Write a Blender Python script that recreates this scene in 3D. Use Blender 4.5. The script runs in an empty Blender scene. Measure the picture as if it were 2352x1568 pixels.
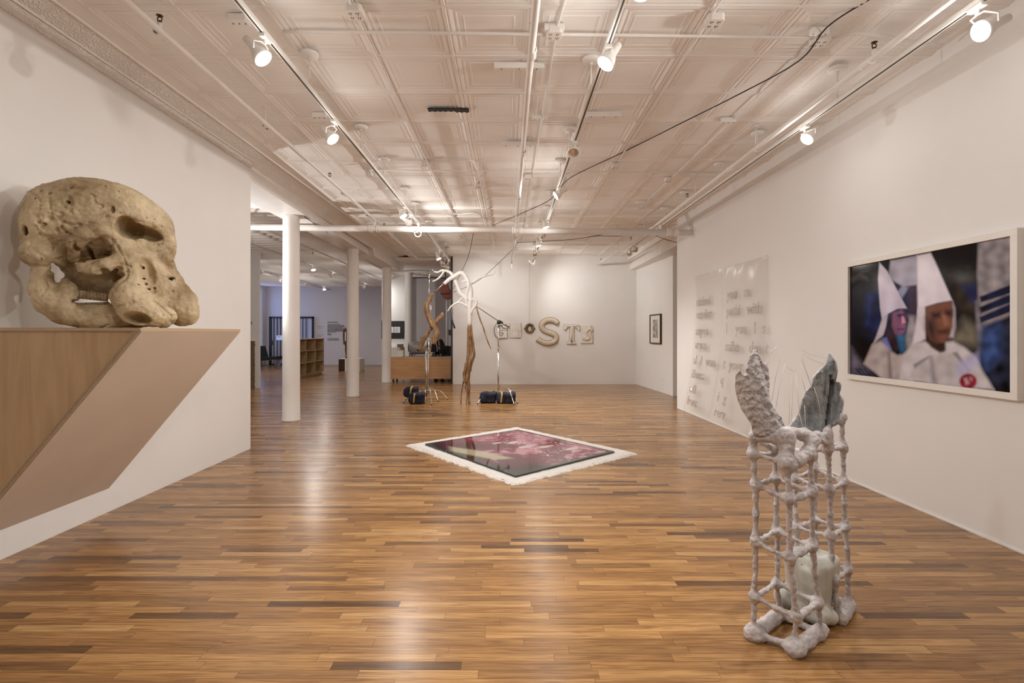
import bpy, math, random, re
import numpy as np
from mathutils import Vector, noise
random.seed(7)
rng = np.random.default_rng(7)
PI = math.pi
SC = bpy.context.scene
COL = SC.collection

# ------------------------------------------------------------------ camera
F = 1124.0            # focal length in pixels of the 2352 wide frame
CX, CY, EYE = 1168.0, 766.0, 1.55
cam_d = bpy.data.cameras.new('camera')
cam_d.sensor_fit = 'HORIZONTAL'; cam_d.sensor_width = 36.0
cam_d.lens = 36.0 * F / 2352.0
cam_d.shift_x = (1176 - CX) / 2352.0
cam_d.shift_y = -(784 - CY) / 2352.0
cam_d.clip_start = 0.05; cam_d.clip_end = 200
cam = bpy.data.objects.new('camera', cam_d); COL.objects.link(cam)
cam.location = (0, 0, EYE); cam.rotation_euler = (PI/2, 0, 0)
SC.camera = cam

# ------------------------------------------------------------------ world, colour, exposure
SC.view_settings.view_transform = 'Standard'
SC.view_settings.look = 'None'
SC.view_settings.gamma = 1.0
SC.view_settings.use_curve_mapping = False
SC.view_settings.exposure = 0.16
wd = bpy.data.worlds.new('world'); SC.world = wd; wd.use_nodes = True
bg = wd.node_tree.nodes['Background']
bg.inputs[0].default_value = (0.30, 0.45, 1.0, 1); bg.inputs[1].default_value = 1.6
try:
    SC.cycles.max_bounces = 10; SC.cycles.diffuse_bounces = 6
    SC.cycles.sample_clamp_indirect = 6.0
    SC.cycles.transparent_max_bounces = 24
    SC.cycles.caustics_reflective = False; SC.cycles.caustics_refractive = False
except Exception:
    pass
LAMP = (1.0, 0.968, 0.925)       # colour of the halogen spots
P_SPOT = 94.0
P_SPILL = 0.062
# daylight entering by the tall window of the far gallery
def area(name, loc, rot, sx, sy, power, col):
    d = bpy.data.lights.new(name, 'AREA'); d.shape = 'RECTANGLE'; d.size = sx; d.size_y = sy
    d.energy = power; d.color = col
    o = bpy.data.objects.new(name, d); COL.objects.link(o); o.location = loc; o.rotation_euler = rot
    return o
area('daylight', (-12.5, 23.1, 2.4), (0, -PI/2, 0), 3.0, 1.5, 34, (0.35, 0.47, 1.0))

# ------------------------------------------------------------------ pixel helpers (photo frame 2352 x 1568)
def W(px, py, Y):
    return Vector(((px - CX) * Y / F, Y, EYE - (py - CY) * Y / F))
def FL(px, py, z=0.0):
    Y = F * (EYE - z) / (py - CY)
    return Vector(((px - CX) * Y / F, Y, z))
def WX(px, py, X):                      # point on the plane x = X
    Y = X * F / (px - CX)
    return W(px, py, Y)

# ------------------------------------------------------------------ materials
MATS = {}
def nt(name):
    m = bpy.data.materials.new(name); m.use_nodes = True
    t = m.node_tree; b = t.nodes['Principled BSDF']
    return m, t, b
def N(t, kind, **kw):
    n = t.nodes.new(kind)
    for k, v in kw.items():
        if k.startswith('i_'):
            n.inputs[k[2:].replace('_', ' ')].default_value = v
        else: setattr(n, k, v)
    return n
def L(t, a, b): t.links.new(a, b)
def bump(t, b, height, strength=0.2, dist=0.01):
    n = N(t, 'ShaderNodeBump'); n.inputs['Strength'].default_value = strength
    n.inputs['Distance'].default_value = dist
    L(t, height, n.inputs['Height']); L(t, n.outputs[0], b.inputs['Normal']); return n
def rgba(c): return (c[0], c[1], c[2], 1)
def mat(name, col, rough=0.6, metal=0.0, spec=0.5, var=0.0, scale=8.0, bmp=0.0, bscale=60.0, bdist=0.003, col2=None, stretch=None):
    """procedural surface: base colour with a noise variation and a fine bump"""
    if name in MATS: return MATS[name]
    m, t, b = nt(name)
    b.inputs['Roughness'].default_value = rough; b.inputs['Metallic'].default_value = metal
    b.inputs['Specular IOR Level'].default_value = spec
    tc = N(t, 'ShaderNodeTexCoord')
    mp = N(t, 'ShaderNodeMapping')
    if stretch: mp.inputs['Scale'].default_value = stretch
    L(t, tc.outputs['Object'], mp.inputs[0])
    c2 = col2 or tuple(x * (1 - var) for x in col)
    ns = N(t, 'ShaderNodeTexNoise'); ns.inputs['Scale'].default_value = scale; ns.inputs['Detail'].default_value = 5
    L(t, mp.outputs[0], ns.inputs[0])
    cr = N(t, 'ShaderNodeValToRGB'); cr.color_ramp.elements[0].position = 0.35; cr.color_ramp.elements[1].position = 0.65
    cr.color_ramp.elements[0].color = rgba(c2); cr.color_ramp.elements[1].color = rgba(col)
    L(t, ns.outputs[0], cr.inputs[0]); L(t, cr.outputs[0], b.inputs['Base Color'])
    if bmp > 0:
        n2 = N(t, 'ShaderNodeTexNoise'); n2.inputs['Scale'].default_value = bscale; n2.inputs['Detail'].default_value = 4
        L(t, mp.outputs[0], n2.inputs[0]); bump(t, b, n2.outputs[0], bmp, bdist)
    MATS[name] = m; return m

M_WALL = mat('wall_paint', (0.80, 0.787, 0.772), 0.75, var=0.025, scale=1.5, bmp=0.15, bscale=140, bdist=0.001, spec=0.3)
M_CEIL = mat('ceiling_tin_paint', (0.87, 0.835, 0.80), 0.5, var=0.04, scale=3.0, bmp=0.25, bscale=25, bdist=0.004, spec=0.35)
M_PIPE = mat('pipe_paint', (0.84, 0.81, 0.78), 0.4, var=0.05, scale=6, bmp=0.1, bscale=80)
M_WHITE = mat('white_enamel', (0.82, 0.80, 0.76), 0.35, var=0.03)
M_COLUMN = mat('column_paint', (0.82, 0.79, 0.76), 0.55, var=0.03, scale=4, bmp=0.25, bscale=14, bdist=0.006)
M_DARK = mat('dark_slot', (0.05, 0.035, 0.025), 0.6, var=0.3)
M_BLACK = mat('black_matte', (0.012, 0.012, 0.013), 0.55, var=0.3)
M_CHROME = mat('chrome', (0.72, 0.70, 0.68), 0.22, metal=1.0, var=0.1)
M_STEEL = mat('grey_steel', (0.30, 0.29, 0.28), 0.4, metal=0.8, var=0.2)
M_CORD = mat('cord_dark_brown', (0.045, 0.025, 0.02), 0.7, var=0.3)

def mat_emit(name, col, s):
    m, t, b = nt(name)
    b.inputs['Base Color'].default_value = rgba(col)
    b.inputs['Emission Color'].default_value = rgba(col); b.inputs['Emission Strength'].default_value = s
    MATS[name] = m; return m
M_BULB = mat_emit('lit_lamp_glass', (1.0, 0.95, 0.88), 60.0)

def mat_floor():
    m, t, b = nt('oak_strip_floor')
    tc = N(t, 'ShaderNodeTexCoord'); sp = N(t, 'ShaderNodeSeparateXYZ'); L(t, tc.outputs['Object'], sp.inputs[0])
    def ma(op, a, bb=None, c=None):
        n = N(t, 'ShaderNodeMath', operation=op)
        for i, v in enumerate((a, bb, c)):
            if v is None: continue
            if isinstance(v, (int, float)): n.inputs[i].default_value = v
            else: L(t, v, n.inputs[i])
        return n.outputs[0]
    wob = N(t, 'ShaderNodeTexNoise'); wob.inputs['Scale'].default_value = 0.7; L(t, tc.outputs['Object'], wob.inputs[0])
    y = ma('ADD', sp.outputs['Y'], ma('MULTIPLY', wob.outputs[0], 0.012))
    ry = ma('DIVIDE', y, 0.058)
    row = ma('FLOOR', ry); fy = ma('FRACT', ry)
    w1 = N(t, 'ShaderNodeTexWhiteNoise', noise_dimensions='1D'); L(t, row, w1.inputs['W'])
    ln = ma('MULTIPLY_ADD', w1.outputs['Value'], 0.45, 0.5)
    xs = ma('DIVIDE', ma('ADD', sp.outputs['X'], ma('MULTIPLY', w1.outputs['Value'], 37.3)), ln)
    colx = ma('FLOOR', xs); fx = ma('FRACT', xs)
    cmb = N(t, 'ShaderNodeCombineXYZ'); L(t, row, cmb.inputs[0]); L(t, colx, cmb.inputs[1])
    w2 = N(t, 'ShaderNodeTexWhiteNoise', noise_dimensions='2D'); L(t, cmb.outputs[0], w2.inputs['Vector'])
    cr = N(t, 'ShaderNodeValToRGB'); e = cr.color_ramp.elements
    e[0].position = 0.0; e[0].color = (0.115, 0.060, 0.026, 1)
    e[1].position = 1.0; e[1].color = (0.50, 0.31, 0.135, 1)
    for p, c in ((0.07, (0.20, 0.105, 0.043)), (0.16, (0.28, 0.152, 0.060)), (0.5, (0.345, 0.188, 0.072)), (0.85, (0.42, 0.24, 0.095))):
        k = e.new(p); k.color = rgba(c)
    L(t, w2.outputs['Value'], cr.inputs[0])
    # grain running along the boards
    mp = N(t, 'ShaderNodeMapping'); mp.inputs['Scale'].default_value = (2.2, 42, 1)
    L(t, tc.outputs['Object'], mp.inputs[0])
    off = N(t, 'ShaderNodeCombineXYZ'); L(t, ma('MULTIPLY', w2.outputs['Value'], 31.0), off.inputs[2])
    L(t, off.outputs[0], mp.inputs['Location'])
    gr = N(t, 'ShaderNodeTexNoise'); gr.inputs['Scale'].default_value = 1.6; gr.inputs['Detail'].default_value = 7
    gr.inputs['Distortion'].default_value = 0.9
    L(t, mp.outputs[0], gr.inputs[0])
    gcr = N(t, 'ShaderNodeValToRGB'); gcr.color_ramp.elements[0].position = 0.28; gcr.color_ramp.elements[1].position = 0.62
    gcr.color_ramp.elements[0].color = (0.50, 0.42, 0.36, 1); gcr.color_ramp.elements[1].color = (1.08, 1.04, 1.0, 1)
    L(t, gr.outputs[0], gcr.inputs[0])
    mx = N(t, 'ShaderNodeMix', data_type='RGBA', blend_type='MULTIPLY'); mx.inputs[0].default_value = 1.0
    L(t, cr.outputs[0], mx.inputs[6]); L(t, gcr.outputs[0], mx.inputs[7])
    # joints
    gy = ma('LESS_THAN', ma('MINIMUM', fy, ma('SUBTRACT', 1.0, fy)), 0.022)
    gx = ma('LESS_THAN', ma('MULTIPLY', fx, ln), 0.0022)
    g = ma('MAXIMUM', gy, gx)
    mx2 = N(t, 'ShaderNodeMix', data_type='RGBA'); L(t, ma('MULTIPLY', g, 0.62), mx2.inputs[0])
    L(t, mx.outputs[2], mx2.inputs[6]); mx2.inputs[7].default_value = (0.05, 0.022, 0.01, 1)
    # large worn areas
    wn = N(t, 'ShaderNodeTexNoise'); wn.inputs['Scale'].default_value = 0.55; wn.inputs['Detail'].default_value = 3
    L(t, tc.outputs['Object'], wn.inputs[0])
    rr = N(t, 'ShaderNodeMapRange'); rr.inputs[1].default_value = 0.0; rr.inputs[2].default_value = 1.0
    rr.inputs[3].default_value = 0.19; rr.inputs[4].default_value = 0.29
    L(t, wn.outputs[0], rr.inputs[0]); L(t, rr.outputs[0], b.inputs['Roughness'])
    L(t, mx2.outputs[2], b.inputs['Base Color'])
    b.inputs['Specular IOR Level'].default_value = 0.5
    hh = ma('SUBTRACT', ma('MULTIPLY', gr.outputs[0], 0.25), g)
    hh2 = ma('ADD', hh, ma('MULTIPLY', w2.outputs['Value'], 0.5))
    bump(t, b, hh2, 0.25, 0.0012)
    return m
M_FLOOR = mat_floor()

def mat_wood(name, c1, c2, stretch=(1.5, 1.5, 22), rough=0.5, scale=1.5, bmp=0.1):
    m, t, b = nt(name); tc = N(t, 'ShaderNodeTexCoord'); mp = N(t, 'ShaderNodeMapping')
    mp.inputs['Scale'].default_value = stretch; L(t, tc.outputs['Object'], mp.inputs[0])
    ns = N(t, 'ShaderNodeTexNoise'); ns.inputs['Scale'].default_value = scale; ns.inputs['Detail'].default_value = 6
    ns.inputs['Distortion'].default_value = 0.6
    L(t, mp.outputs[0], ns.inputs[0])
    cr = N(t, 'ShaderNodeValToRGB'); cr.color_ramp.elements[0].position = 0.32; cr.color_ramp.elements[1].position = 0.66
    cr.color_ramp.elements[0].color = rgba(c1); cr.color_ramp.elements[1].color = rgba(c2)
    L(t, ns.outputs[0], cr.inputs[0]); L(t, cr.outputs[0], b.inputs['Base Color'])
    b.inputs['Roughness'].default_value = rough
    bump(t, b, ns.outputs[0], bmp, 0.004)
    MATS[name] = m; return m

def mat_stain(name, base, dark, pit, s1, s2, rough=0.6, bdist=0.006, thr=(0.30, 0.45), speck=0.0):
    """two-scale mottled surface (bone, plaster, sprayed concrete)"""
    m, t, b = nt(name); tc = N(t, 'ShaderNodeTexCoord')
    a = N(t, 'ShaderNodeTexNoise'); a.inputs['Scale'].default_value = s1; a.inputs['Detail'].default_value = 8; a.inputs['Roughness'].default_value = 0.68
    L(t, tc.outputs['Object'], a.inputs[0])
    c = N(t, 'ShaderNodeValToRGB'); c.color_ramp.elements[0].position = 0.34; c.color_ramp.elements[1].position = 0.62
    c.color_ramp.elements[0].color = rgba(dark); c.color_ramp.elements[1].color = rgba(base)
    L(t, a.outputs[0], c.inputs[0])
    v = N(t, 'ShaderNodeTexNoise'); v.inputs['Scale'].default_value = s2; v.inputs['Detail'].default_value = 3
    L(t, tc.outputs['Object'], v.inputs[0])
    r = N(t, 'ShaderNodeValToRGB'); r.color_ramp.elements[0].position = thr[0]; r.color_ramp.elements[1].position = thr[1]
    r.color_ramp.elements[0].color = (1, 1, 1, 1); r.color_ramp.elements[1].color = (0, 0, 0, 1)
    L(t, v.outputs[0], r.inputs[0])
    mx = N(t, 'ShaderNodeMix', data_type='RGBA'); L(t, r.outputs[0], mx.inputs[0]); L(t, c.outputs[0], mx.inputs[6]); mx.inputs[7].default_value = rgba(pit)
    L(t, mx.outputs[2], b.inputs['Base Color']); b.inputs['Roughness'].default_value = rough
    ad = N(t, 'ShaderNodeMath', operation='ADD'); L(t, a.outputs[0], ad.inputs[0]); L(t, v.outputs[0], ad.inputs[1])
    bump(t, b, ad.outputs[0], 0.5, bdist)
    MATS[name] = m; return m

# ------------------------------------------------------------------ mesh builder
ORG = {}
def link(o): COL.objects.link(o); return o
def tag(o, label=None, cat=None, group=None, kind=None):
    if label: o['label'] = label
    if cat: o['category'] = cat
    if group: o['group'] = group
    if kind: o['kind'] = kind
    return o
def thing(name, label, cat, loc=(0, 0, 0), group=None):
    o = bpy.data.objects.new(name, None); link(o); o.location = loc; o.empty_display_size = 0.1
    ORG[o.name] = Vector(loc); return tag(o, label, cat, group)
def org(parent):
    p = parent
    while p is not None and p.parent is not None: p = p.parent
    return ORG.get(p.name, Vector((0, 0, 0))) if p is not None else Vector((0, 0, 0))

class MB:
    def __init__(s): s.v = []; s.f = []; s.sm = []; s.mi = []; s.cur = 0
    def add(s, vs, fs, smooth=False):
        b = len(s.v); s.v += [tuple(v) for v in vs]
        for f in fs: s.f.append(tuple(i + b for i in f)); s.sm.append(smooth); s.mi.append(s.cur)
        return s
    def box(s, x0, x1, y0, y1, z0, z1):
        return s.add([(x0,y0,z0),(x1,y0,z0),(x1,y1,z0),(x0,y1,z0),(x0,y0,z1),(x1,y0,z1),(x1,y1,z1),(x0,y1,z1)],
                     [(3,2,1,0),(4,5,6,7),(0,1,5,4),(1,2,6,5),(2,3,7,6),(3,0,4,7)])
    def obox(s, c, ux, uy, uz):          # oriented box: centre and three half-axes
        c, ux, uy, uz = map(Vector, (c, ux, uy, uz)); vs = []
        for k in (-1, 1):
            for a, b in ((-1,-1),(1,-1),(1,1),(-1,1)): vs.append(c + a*ux + b*uy + k*uz)
        return s.add(vs, [(3,2,1,0),(4,5,6,7),(0,1,5,4),(1,2,6,5),(2,3,7,6),(3,0,4,7)])
    def tube(s, pts, r, n=10, cap=True, smooth=True, ell=1.0):
        pts = [Vector(p) for p in pts]
        if len(pts) < 2: return s
        if isinstance(r, (int, float)): r = [r] * len(pts)
        T = []
        for i in range(len(pts)):
            d = pts[min(i+1, len(pts)-1)] - pts[max(i-1, 0)]
            T.append(d.normalized() if d.length > 1e-9 else Vector((0,0,1)))
        up = Vector((0,0,1)) if abs(T[0].z) < 0.9 else Vector((1,0,0))
        nrm = (up - T[0]*up.dot(T[0])).normalized(); vs = []
        for i, p in enumerate(pts):
            nrm = (nrm - T[i]*nrm.dot(T[i]))
            nrm = nrm.normalized() if nrm.length > 1e-6 else Vector((1,0,0))
            bi = T[i].cross(nrm)
            for k in range(n):
                a = 2*PI*k/n; vs.append(p + nrm*math.cos(a)*r[i] + bi*math.sin(a)*r[i]*ell)
        fs = []
        for i in range(len(pts)-1):
            for k in range(n):
                a = i*n+k; b = i*n+(k+1)%n; fs.append((a, b, b+n, a+n))
        s.add(vs, fs, smooth)
        if cap:
            b0 = len(s.v) - len(vs)
            s.f.append(tuple(b0 + k for k in reversed(range(n)))); s.sm.append(False); s.mi.append(s.cur)
            e = b0 + (len(pts)-1)*n; s.f.append(tuple(e + k for k in range(n))); s.sm.append(False); s.mi.append(s.cur)
        return s
    def cyl(s, a, b, r, n=16, r2=None): return s.tube([a, b], [r, r if r2 is None else r2], n)
    def lathe(s, prof, c, ax=(0,0,1), n=24, smooth=True):   # prof: (radius, height along axis)
        c = Vector(c); ax = Vector(ax).normalized()
        up = Vector((0,0,1)) if abs(ax.z) < 0.9 else Vector((1,0,0))
        u = (up - ax*up.dot(ax)).normalized(); w = ax.cross(u); vs = []
        for (r, h) in prof:
            for k in range(n):
                a = 2*PI*k/n; vs.append(c + ax*h + (u*math.cos(a) + w*math.sin(a))*max(r, 1e-5))
        fs = [(i*n+k, i*n+(k+1)%n, (i+1)*n+(k+1)%n, (i+1)*n+k) for i in range(len(prof)-1) for k in range(n)]
        return s.add(vs, fs, smooth)
    def prism(s, poly, d0, d1):          # poly: list of Vector on a plane, d0/d1: offset vectors
        n = len(poly); vs = [Vector(p)+Vector(d0) for p in poly] + [Vector(p)+Vector(d1) for p in poly]
        fs = [tuple(range(n)), tuple(reversed(range(n, 2*n)))] + [(i, n+i, n+(i+1)%n, (i+1)%n) for i in range(n)]
        return s.add(vs, fs)
    def build(s, name, m, parent=None, bevel=0.0, label=None, fix=False):
        me = bpy.data.meshes.new(name); o0 = org(parent)
        me.from_pydata([(v[0]-o0.x, v[1]-o0.y, v[2]-o0.z) for v in s.v], [], s.f)
        ms = m if isinstance(m, (list, tuple)) else [m]
        for q in ms: me.materials.append(q)
        me.polygons.foreach_set('use_smooth', s.sm); me.polygons.foreach_set('material_index', s.mi)
        me.update()
        if fix:
            import bmesh
            bm = bmesh.new(); bm.from_mesh(me); bmesh.ops.recalc_face_normals(bm, faces=bm.faces); bm.to_mesh(me); bm.free()
        o = bpy.data.objects.new(name, me); link(o)
        if parent is not None: o.parent = parent
        if bevel:
            bv = o.modifiers.new('bevel', 'BEVEL'); bv.width = bevel; bv.segments = 2; bv.limit_method = 'ANGLE'
        if label: o['label'] = label
        return o
def struct(name, mb, m, bevel=0.0):
    return tag(mb.build(name, m, None, bevel), kind='structure')
def curve_pts(pts, n=6):                 # Catmull-Rom through points
    P = [Vector(p) for p in pts]; P = [P[0]*2-P[1]] + P + [P[-1]*2-P[-2]]; out = []
    for i in range(1, len(P)-2):
        for k in range(n):
            t = k/n; a, b, c, d = P[i-1], P[i], P[i+1], P[i+2]
            out.append(0.5*((2*b) + (c-a)*t + (2*a-5*b+4*c-d)*t*t + (3*b-a-3*c+d)*t*t*t))
    out.append(P[-2]); return out
def lerp_list(v, n):
    out = []
    for i in range(len(v)-1):
        for k in range(n): out.append(v[i] + (v[i+1]-v[i])*k/n)
    out.append(v[-1]); return out

# ------------------------------------------------------------------ implicit surfaces
class Field:
    """distance field on a grid; surface-nets gives one continuous skin"""
    def __init__(s, lo, hi, h):
        s.lo = np.array(lo, float); s.h = h; s.n = np.ceil((np.array(hi)-s.lo)/h).astype(int)+1
        s.F = np.full(s.n, 0.5, np.float32); s.ax = [s.lo[i] + h*np.arange(s.n[i]) for i in range(3)]
    def _sl(s, lo, hi):
        a = np.clip(np.floor((np.array(lo)-s.lo)/s.h).astype(int), 0, s.n); b = np.clip(np.ceil((np.array(hi)-s.lo)/s.h).astype(int)+1, 0, s.n)
        if np.any(b <= a): return None
        sl = tuple(slice(a[i], b[i]) for i in range(3))
        return sl, np.meshgrid(*[s.ax[i][sl[i]] for i in range(3)], indexing='ij', sparse=True)
    def _mix(s, sl, d, k, sub):
        f = s.F[sl]
        if sub:
            g = -d
            if k > 0:
                hh = np.maximum(k - np.abs(f-g), 0)/k; s.F[sl] = np.maximum(f, g) + hh*hh*k*0.25
            else: s.F[sl] = np.maximum(f, g)
        else:
            if k > 0:
                hh = np.maximum(k - np.abs(f-d), 0)/k; s.F[sl] = np.minimum(f, d) - hh*hh*k*0.25
            else: s.F[sl] = np.minimum(f, d)
    def cap(s, a, b, ra, rb=None, k=0.02, sub=False, sq=None):
        rb = ra if rb is None else rb; a = np.array(a, float); b = np.array(b, float)
        R = max(ra, rb) + 2*k + 2*s.h
        q = s._sl(np.minimum(a, b)-R, np.maximum(a, b)+R)
        if q is None: return
        sl, (X, Y, Z) = q; ba = b-a; l2 = max(float(ba@ba), 1e-12)
        t = np.clip(((X-a[0])*ba[0] + (Y-a[1])*ba[1] + (Z-a[2])*ba[2])/l2, 0, 1)
        d = np.sqrt((X-a[0]-t*ba[0])**2 + (Y-a[1]-t*ba[1])**2 + (Z-a[2]-t*ba[2])**2) - (ra + (rb-ra)*t)
        s._mix(sl, d, k, sub)
    def chain(s, pts, rs, k=0.02, sub=False):
        for i in range(len(pts)-1): s.cap(pts[i], pts[i+1], rs[i], rs[i+1], k, sub)
    def ell(s, c, r, k=0.02, sub=False, rot=0.0, axis=2):
        c = np.array(c, float); r = np.array(r, float); R = max(r) + 2*k + 2*s.h if rot else r + 2*k + 2*s.h
        q = s._sl(c-R, c+R)
        if q is None: return
        sl, (X, Y, Z) = q; x, y, z = X-c[0], Y-c[1], Z-c[2]
        if rot:
            cs, sn = math.cos(rot), math.sin(rot)
            if axis == 2: x, y = x*cs+y*sn, -x*sn+y*cs
            elif axis == 1: x, z = x*cs+z*sn, -x*sn+z*cs
            else: y, z = y*cs+z*sn, -y*sn+z*cs
        k0 = np.sqrt((x/r[0])**2 + (y/r[1])**2 + (z/r[2])**2); k1 = np.sqrt((x/r[0]**2)**2 + (y/r[1]**2)**2 + (z/r[2]**2)**2) + 1e-9
        s._mix(sl, k0*(k0-1)/k1, k, sub)
    def rbox(s, c, r, rd, k=0.02, sub=False, rot=0.0, taper=0.0):
        c = np.array(c, float); r = np.array(r, float); R = max(r)*1.5 + 2*k + 2*s.h
        q = s._sl(c-R, c+R)
        if q is None: return
        sl, (X, Y, Z) = q; x, y, z = X-c[0], Y-c[1], Z-c[2]
        cs, sn = math.cos(rot), math.sin(rot); x, y = x*cs+y*sn, -x*sn+y*cs
        f = 1 + taper*z/r[2]; x = x/f; y = y/f
        qx, qy, qz = np.abs(x)-r[0]+rd, np.abs(y)-r[1]+rd, np.abs(z)-r[2]+rd
        d = np.sqrt(np.maximum(qx,0)**2+np.maximum(qy,0)**2+np.maximum(qz,0)**2) + np.minimum(np.maximum(np.maximum(qx,qy),qz),0) - rd
        s._mix(sl, d, k, sub)
    def mesh(s):
        Fv = s.F; S = Fv < 0; n = Fv.shape
        c = [(i,j,k) for i in (0,1) for j in (0,1) for k in (0,1)]
        cnt = sum(S[i:n[0]-1+i, j:n[1]-1+j, k:n[2]-1+k].astype(np.int8) for i,j,k in c)
        mask = (cnt > 0) & (cnt < 8); idx = np.argwhere(mask)
        V = np.stack([Fv[idx[:,0]+i, idx[:,1]+j, idx[:,2]+k] for i,j,k in c], 1).astype(float)
        ca = np.array(c, float); acc = np.zeros((len(idx), 3)); num = np.zeros(len(idx))
        for a in range(8):
            for b in range(a+1, 8):
                if abs(ca[a]-ca[b]).sum() != 1: continue
                m = (V[:,a] < 0) != (V[:,b] < 0); t = np.where(m, V[:,a]/np.where(m, V[:,a]-V[:,b], 1), 0)
                acc += np.where(m[:,None], ca[a] + t[:,None]*(ca[b]-ca[a]), 0); num += m
        verts = (idx + acc/num[:,None])*s.h + s.lo
        idm = -np.ones(mask.shape, np.int64); idm[mask] = np.arange(len(idx)); quads = []
        for ax in range(3):
            u, w = [(1,2),(2,0),(0,1)][ax]
            a = [slice(None)]*3; b = [slice(None)]*3; a[ax] = slice(0,-1); b[ax] = slice(1,None)
            ch = S[tuple(a)] != S[tuple(b)]; e = np.argwhere(ch)
            e = e[(e[:,u] > 0) & (e[:,u] < n[u]-1) & (e[:,w] > 0) & (e[:,w] < n[w]-1)]
            if len(e) == 0: continue
            du = np.zeros(3, int); du[u] = 1; dw = np.zeros(3, int); dw[w] = 1
            g = lambda q: idm[q[:,0], q[:,1], q[:,2]]
            Q = np.stack([g(e-du-dw), g(e-dw), g(e), g(e-du)], 1)
            fl = ~S[e[:,0], e[:,1], e[:,2]]; Q[fl] = Q[fl][:, ::-1]; quads.append(Q)
        return verts, np.concatenate(quads)
def skin(name, fld, m, parent=None, tr=None, rough=None, smooth_n=0, label=None):
    """field -> mesh object; tr maps local vertices to world, rough = [(amp, scale), ...] pushes verts along normals"""
    v, q = fld.mesh()
    if tr is not None: v = tr(v)
    me = bpy.data.meshes.new(name); o0 = org(parent)
    me.from_pydata((v - np.array(o0)).tolist(), [], q.tolist()); me.update()
    if rough:
        nv = len(me.vertices); co = np.empty(nv*3); me.vertices.foreach_get('co', co); co = co.reshape(-1,3)
        no = np.empty(nv*3); me.vertices.foreach_get('normal', no) if False else me.vertex_normals.foreach_get('vector', no); no = no.reshape(-1,3)
        d = np.zeros(nv)
        for amp, sc in rough:
            d += amp*np.array([noise.noise(Vector((p[0]*sc, p[1]*sc, p[2]*sc))) for p in co])
        co = co + no*d[:,None]; me.vertices.foreach_set('co', co.ravel()); me.update()
    me.polygons.foreach_set('use_smooth', [True]*len(me.polygons)); me.materials.append(m)
    o = bpy.data.objects.new(name, me); link(o)
    if parent is not None: o.parent = parent
    if label: o['label'] = label
    return o

# ================================================================== SETTING
ZC = 3.94
struct('floor', MB().box(-12.2, 6.2, -4.2, 24.6, -0.06, 0.0), M_FLOOR)

# pressed-tin ceiling: nested frames in every square tile
def tin_tile(mb, x0, y0, w, h, z):
    prof = [(0.0,-0.026),(0.010,-0.026),(0.016,-0.014),(0.026,-0.019),(0.034,-0.019),(0.058,-0.004),(0.070,0.0),(0.076,-0.006),(0.084,-0.006),(0.090,0.0),(0.125,0.0),(0.129,-0.005),(0.136,-0.005),(0.140,0.0)]
    vs = []; fs = []
    for d, dz in prof:
        dz *= .72
        vs += [(x0+d,y0+d,z+dz),(x0+w-d,y0+d,z+dz),(x0+w-d,y0+h-d,z+dz),(x0+d,y0+h-d,z+dz)]
    for i in range(len(prof)-1):
        for k in range(4): fs.append((i*4+k, (i+1)*4+k, (i+1)*4+(k+1)%4, i*4+(k+1)%4))
    b = (len(prof)-1)*4; fs.append((b+3, b+2, b+1, b))
    mb.add(vs, fs)
mb = MB()
TX, TY = 0.65, 0.64
for ix in range(-4, 9):
    for iy in range(-12, 17):
        x0 = -0.4745 + ix*TX; y0 = 4.19 + iy*TY
        if y0 > 14.9 or x0 > 5.9: continue
        tin_tile(mb, x0, y0, TX, min(TY, 15.0-y0) if y0 < 15.0-0.32 else TY, ZC)
mb.box(-3.9, -3.0745, -4.2, 15.2, ZC-0.012, ZC+0.06)          # plain strip beside the border
mb.box(-3.9, 6.2, 14.9, 15.6, ZC-0.012, ZC+0.06)
mb.box(-12.2, 6.2, -4.2, 24.6, ZC+0.02, ZC+0.10)
# ribbed sheets of the far gallery
y = 3.0
while y < 24.4:
    if y < 15.2: mb.box(-12.1, -4.12, y, y+0.035, ZC-0.055, ZC+0.03); mb.box(-12.1, -4.12, y+0.12, y+0.15, ZC-0.03, ZC+0.03)
    else: mb.box(-12.1, -1.0, y, y+0.035, ZC-0.055, ZC+0.03); mb.box(-12.1, -1.0, y+0.12, y+0.15, ZC-0.03, ZC+0.03)
    y += 0.32
struct('ceiling', mb, M_CEIL)

# embossed border sloping from the left wall to the ceiling
M_BORDER, t, b = nt('embossed_border')
b.inputs['Base Color'].default_value = (0.84, 0.80, 0.765, 1); b.inputs['Roughness'].default_value = 0.5
tc = N(t, 'ShaderNodeTexCoord'); vo = N(t, 'ShaderNodeTexVoronoi'); vo.inputs['Scale'].default_value = 17
L(t, tc.outputs['Object'], vo.inputs[0]); wv = N(t, 'ShaderNodeMath', operation='SINE'); ml = N(t, 'ShaderNodeMath', operation='MULTIPLY'); ml.inputs[1].default_value = 22
L(t, vo.outputs['Distance'], ml.inputs[0]); L(t, ml.outputs[0], wv.inputs[0]); bump(t, b, wv.outputs[0], 0.55, 0.008)
mb = MB()
def strip(mb, y0, y1, prof):
    vs = [(x, y0, z) for x, z in prof] + [(x, y1, z) for x, z in prof]; n = len(prof)
    mb.add(vs, [(i, i+1, n+i+1, n+i) for i in range(n-1)])
strip(mb, -4.1, 6.6, [(-3.48,3.78),(-3.465,3.78),(-3.455,3.80),(-3.47,3.83),(-3.45,3.865),(-3.44,3.87),(-3.25,3.925)])
strip(mb, 6.6, 15.0, [(-3.62,3.80),(-3.60,3.83),(-3.56,3.86),(-3.40,3.905),(-3.25,3.925)])
struct('trim_1', mb, M_BORDER)
mb = MB(); mb.tube([(-3.24,-4.1,3.925),(-3.24,15.0,3.925)], 0.013, 6)
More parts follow.
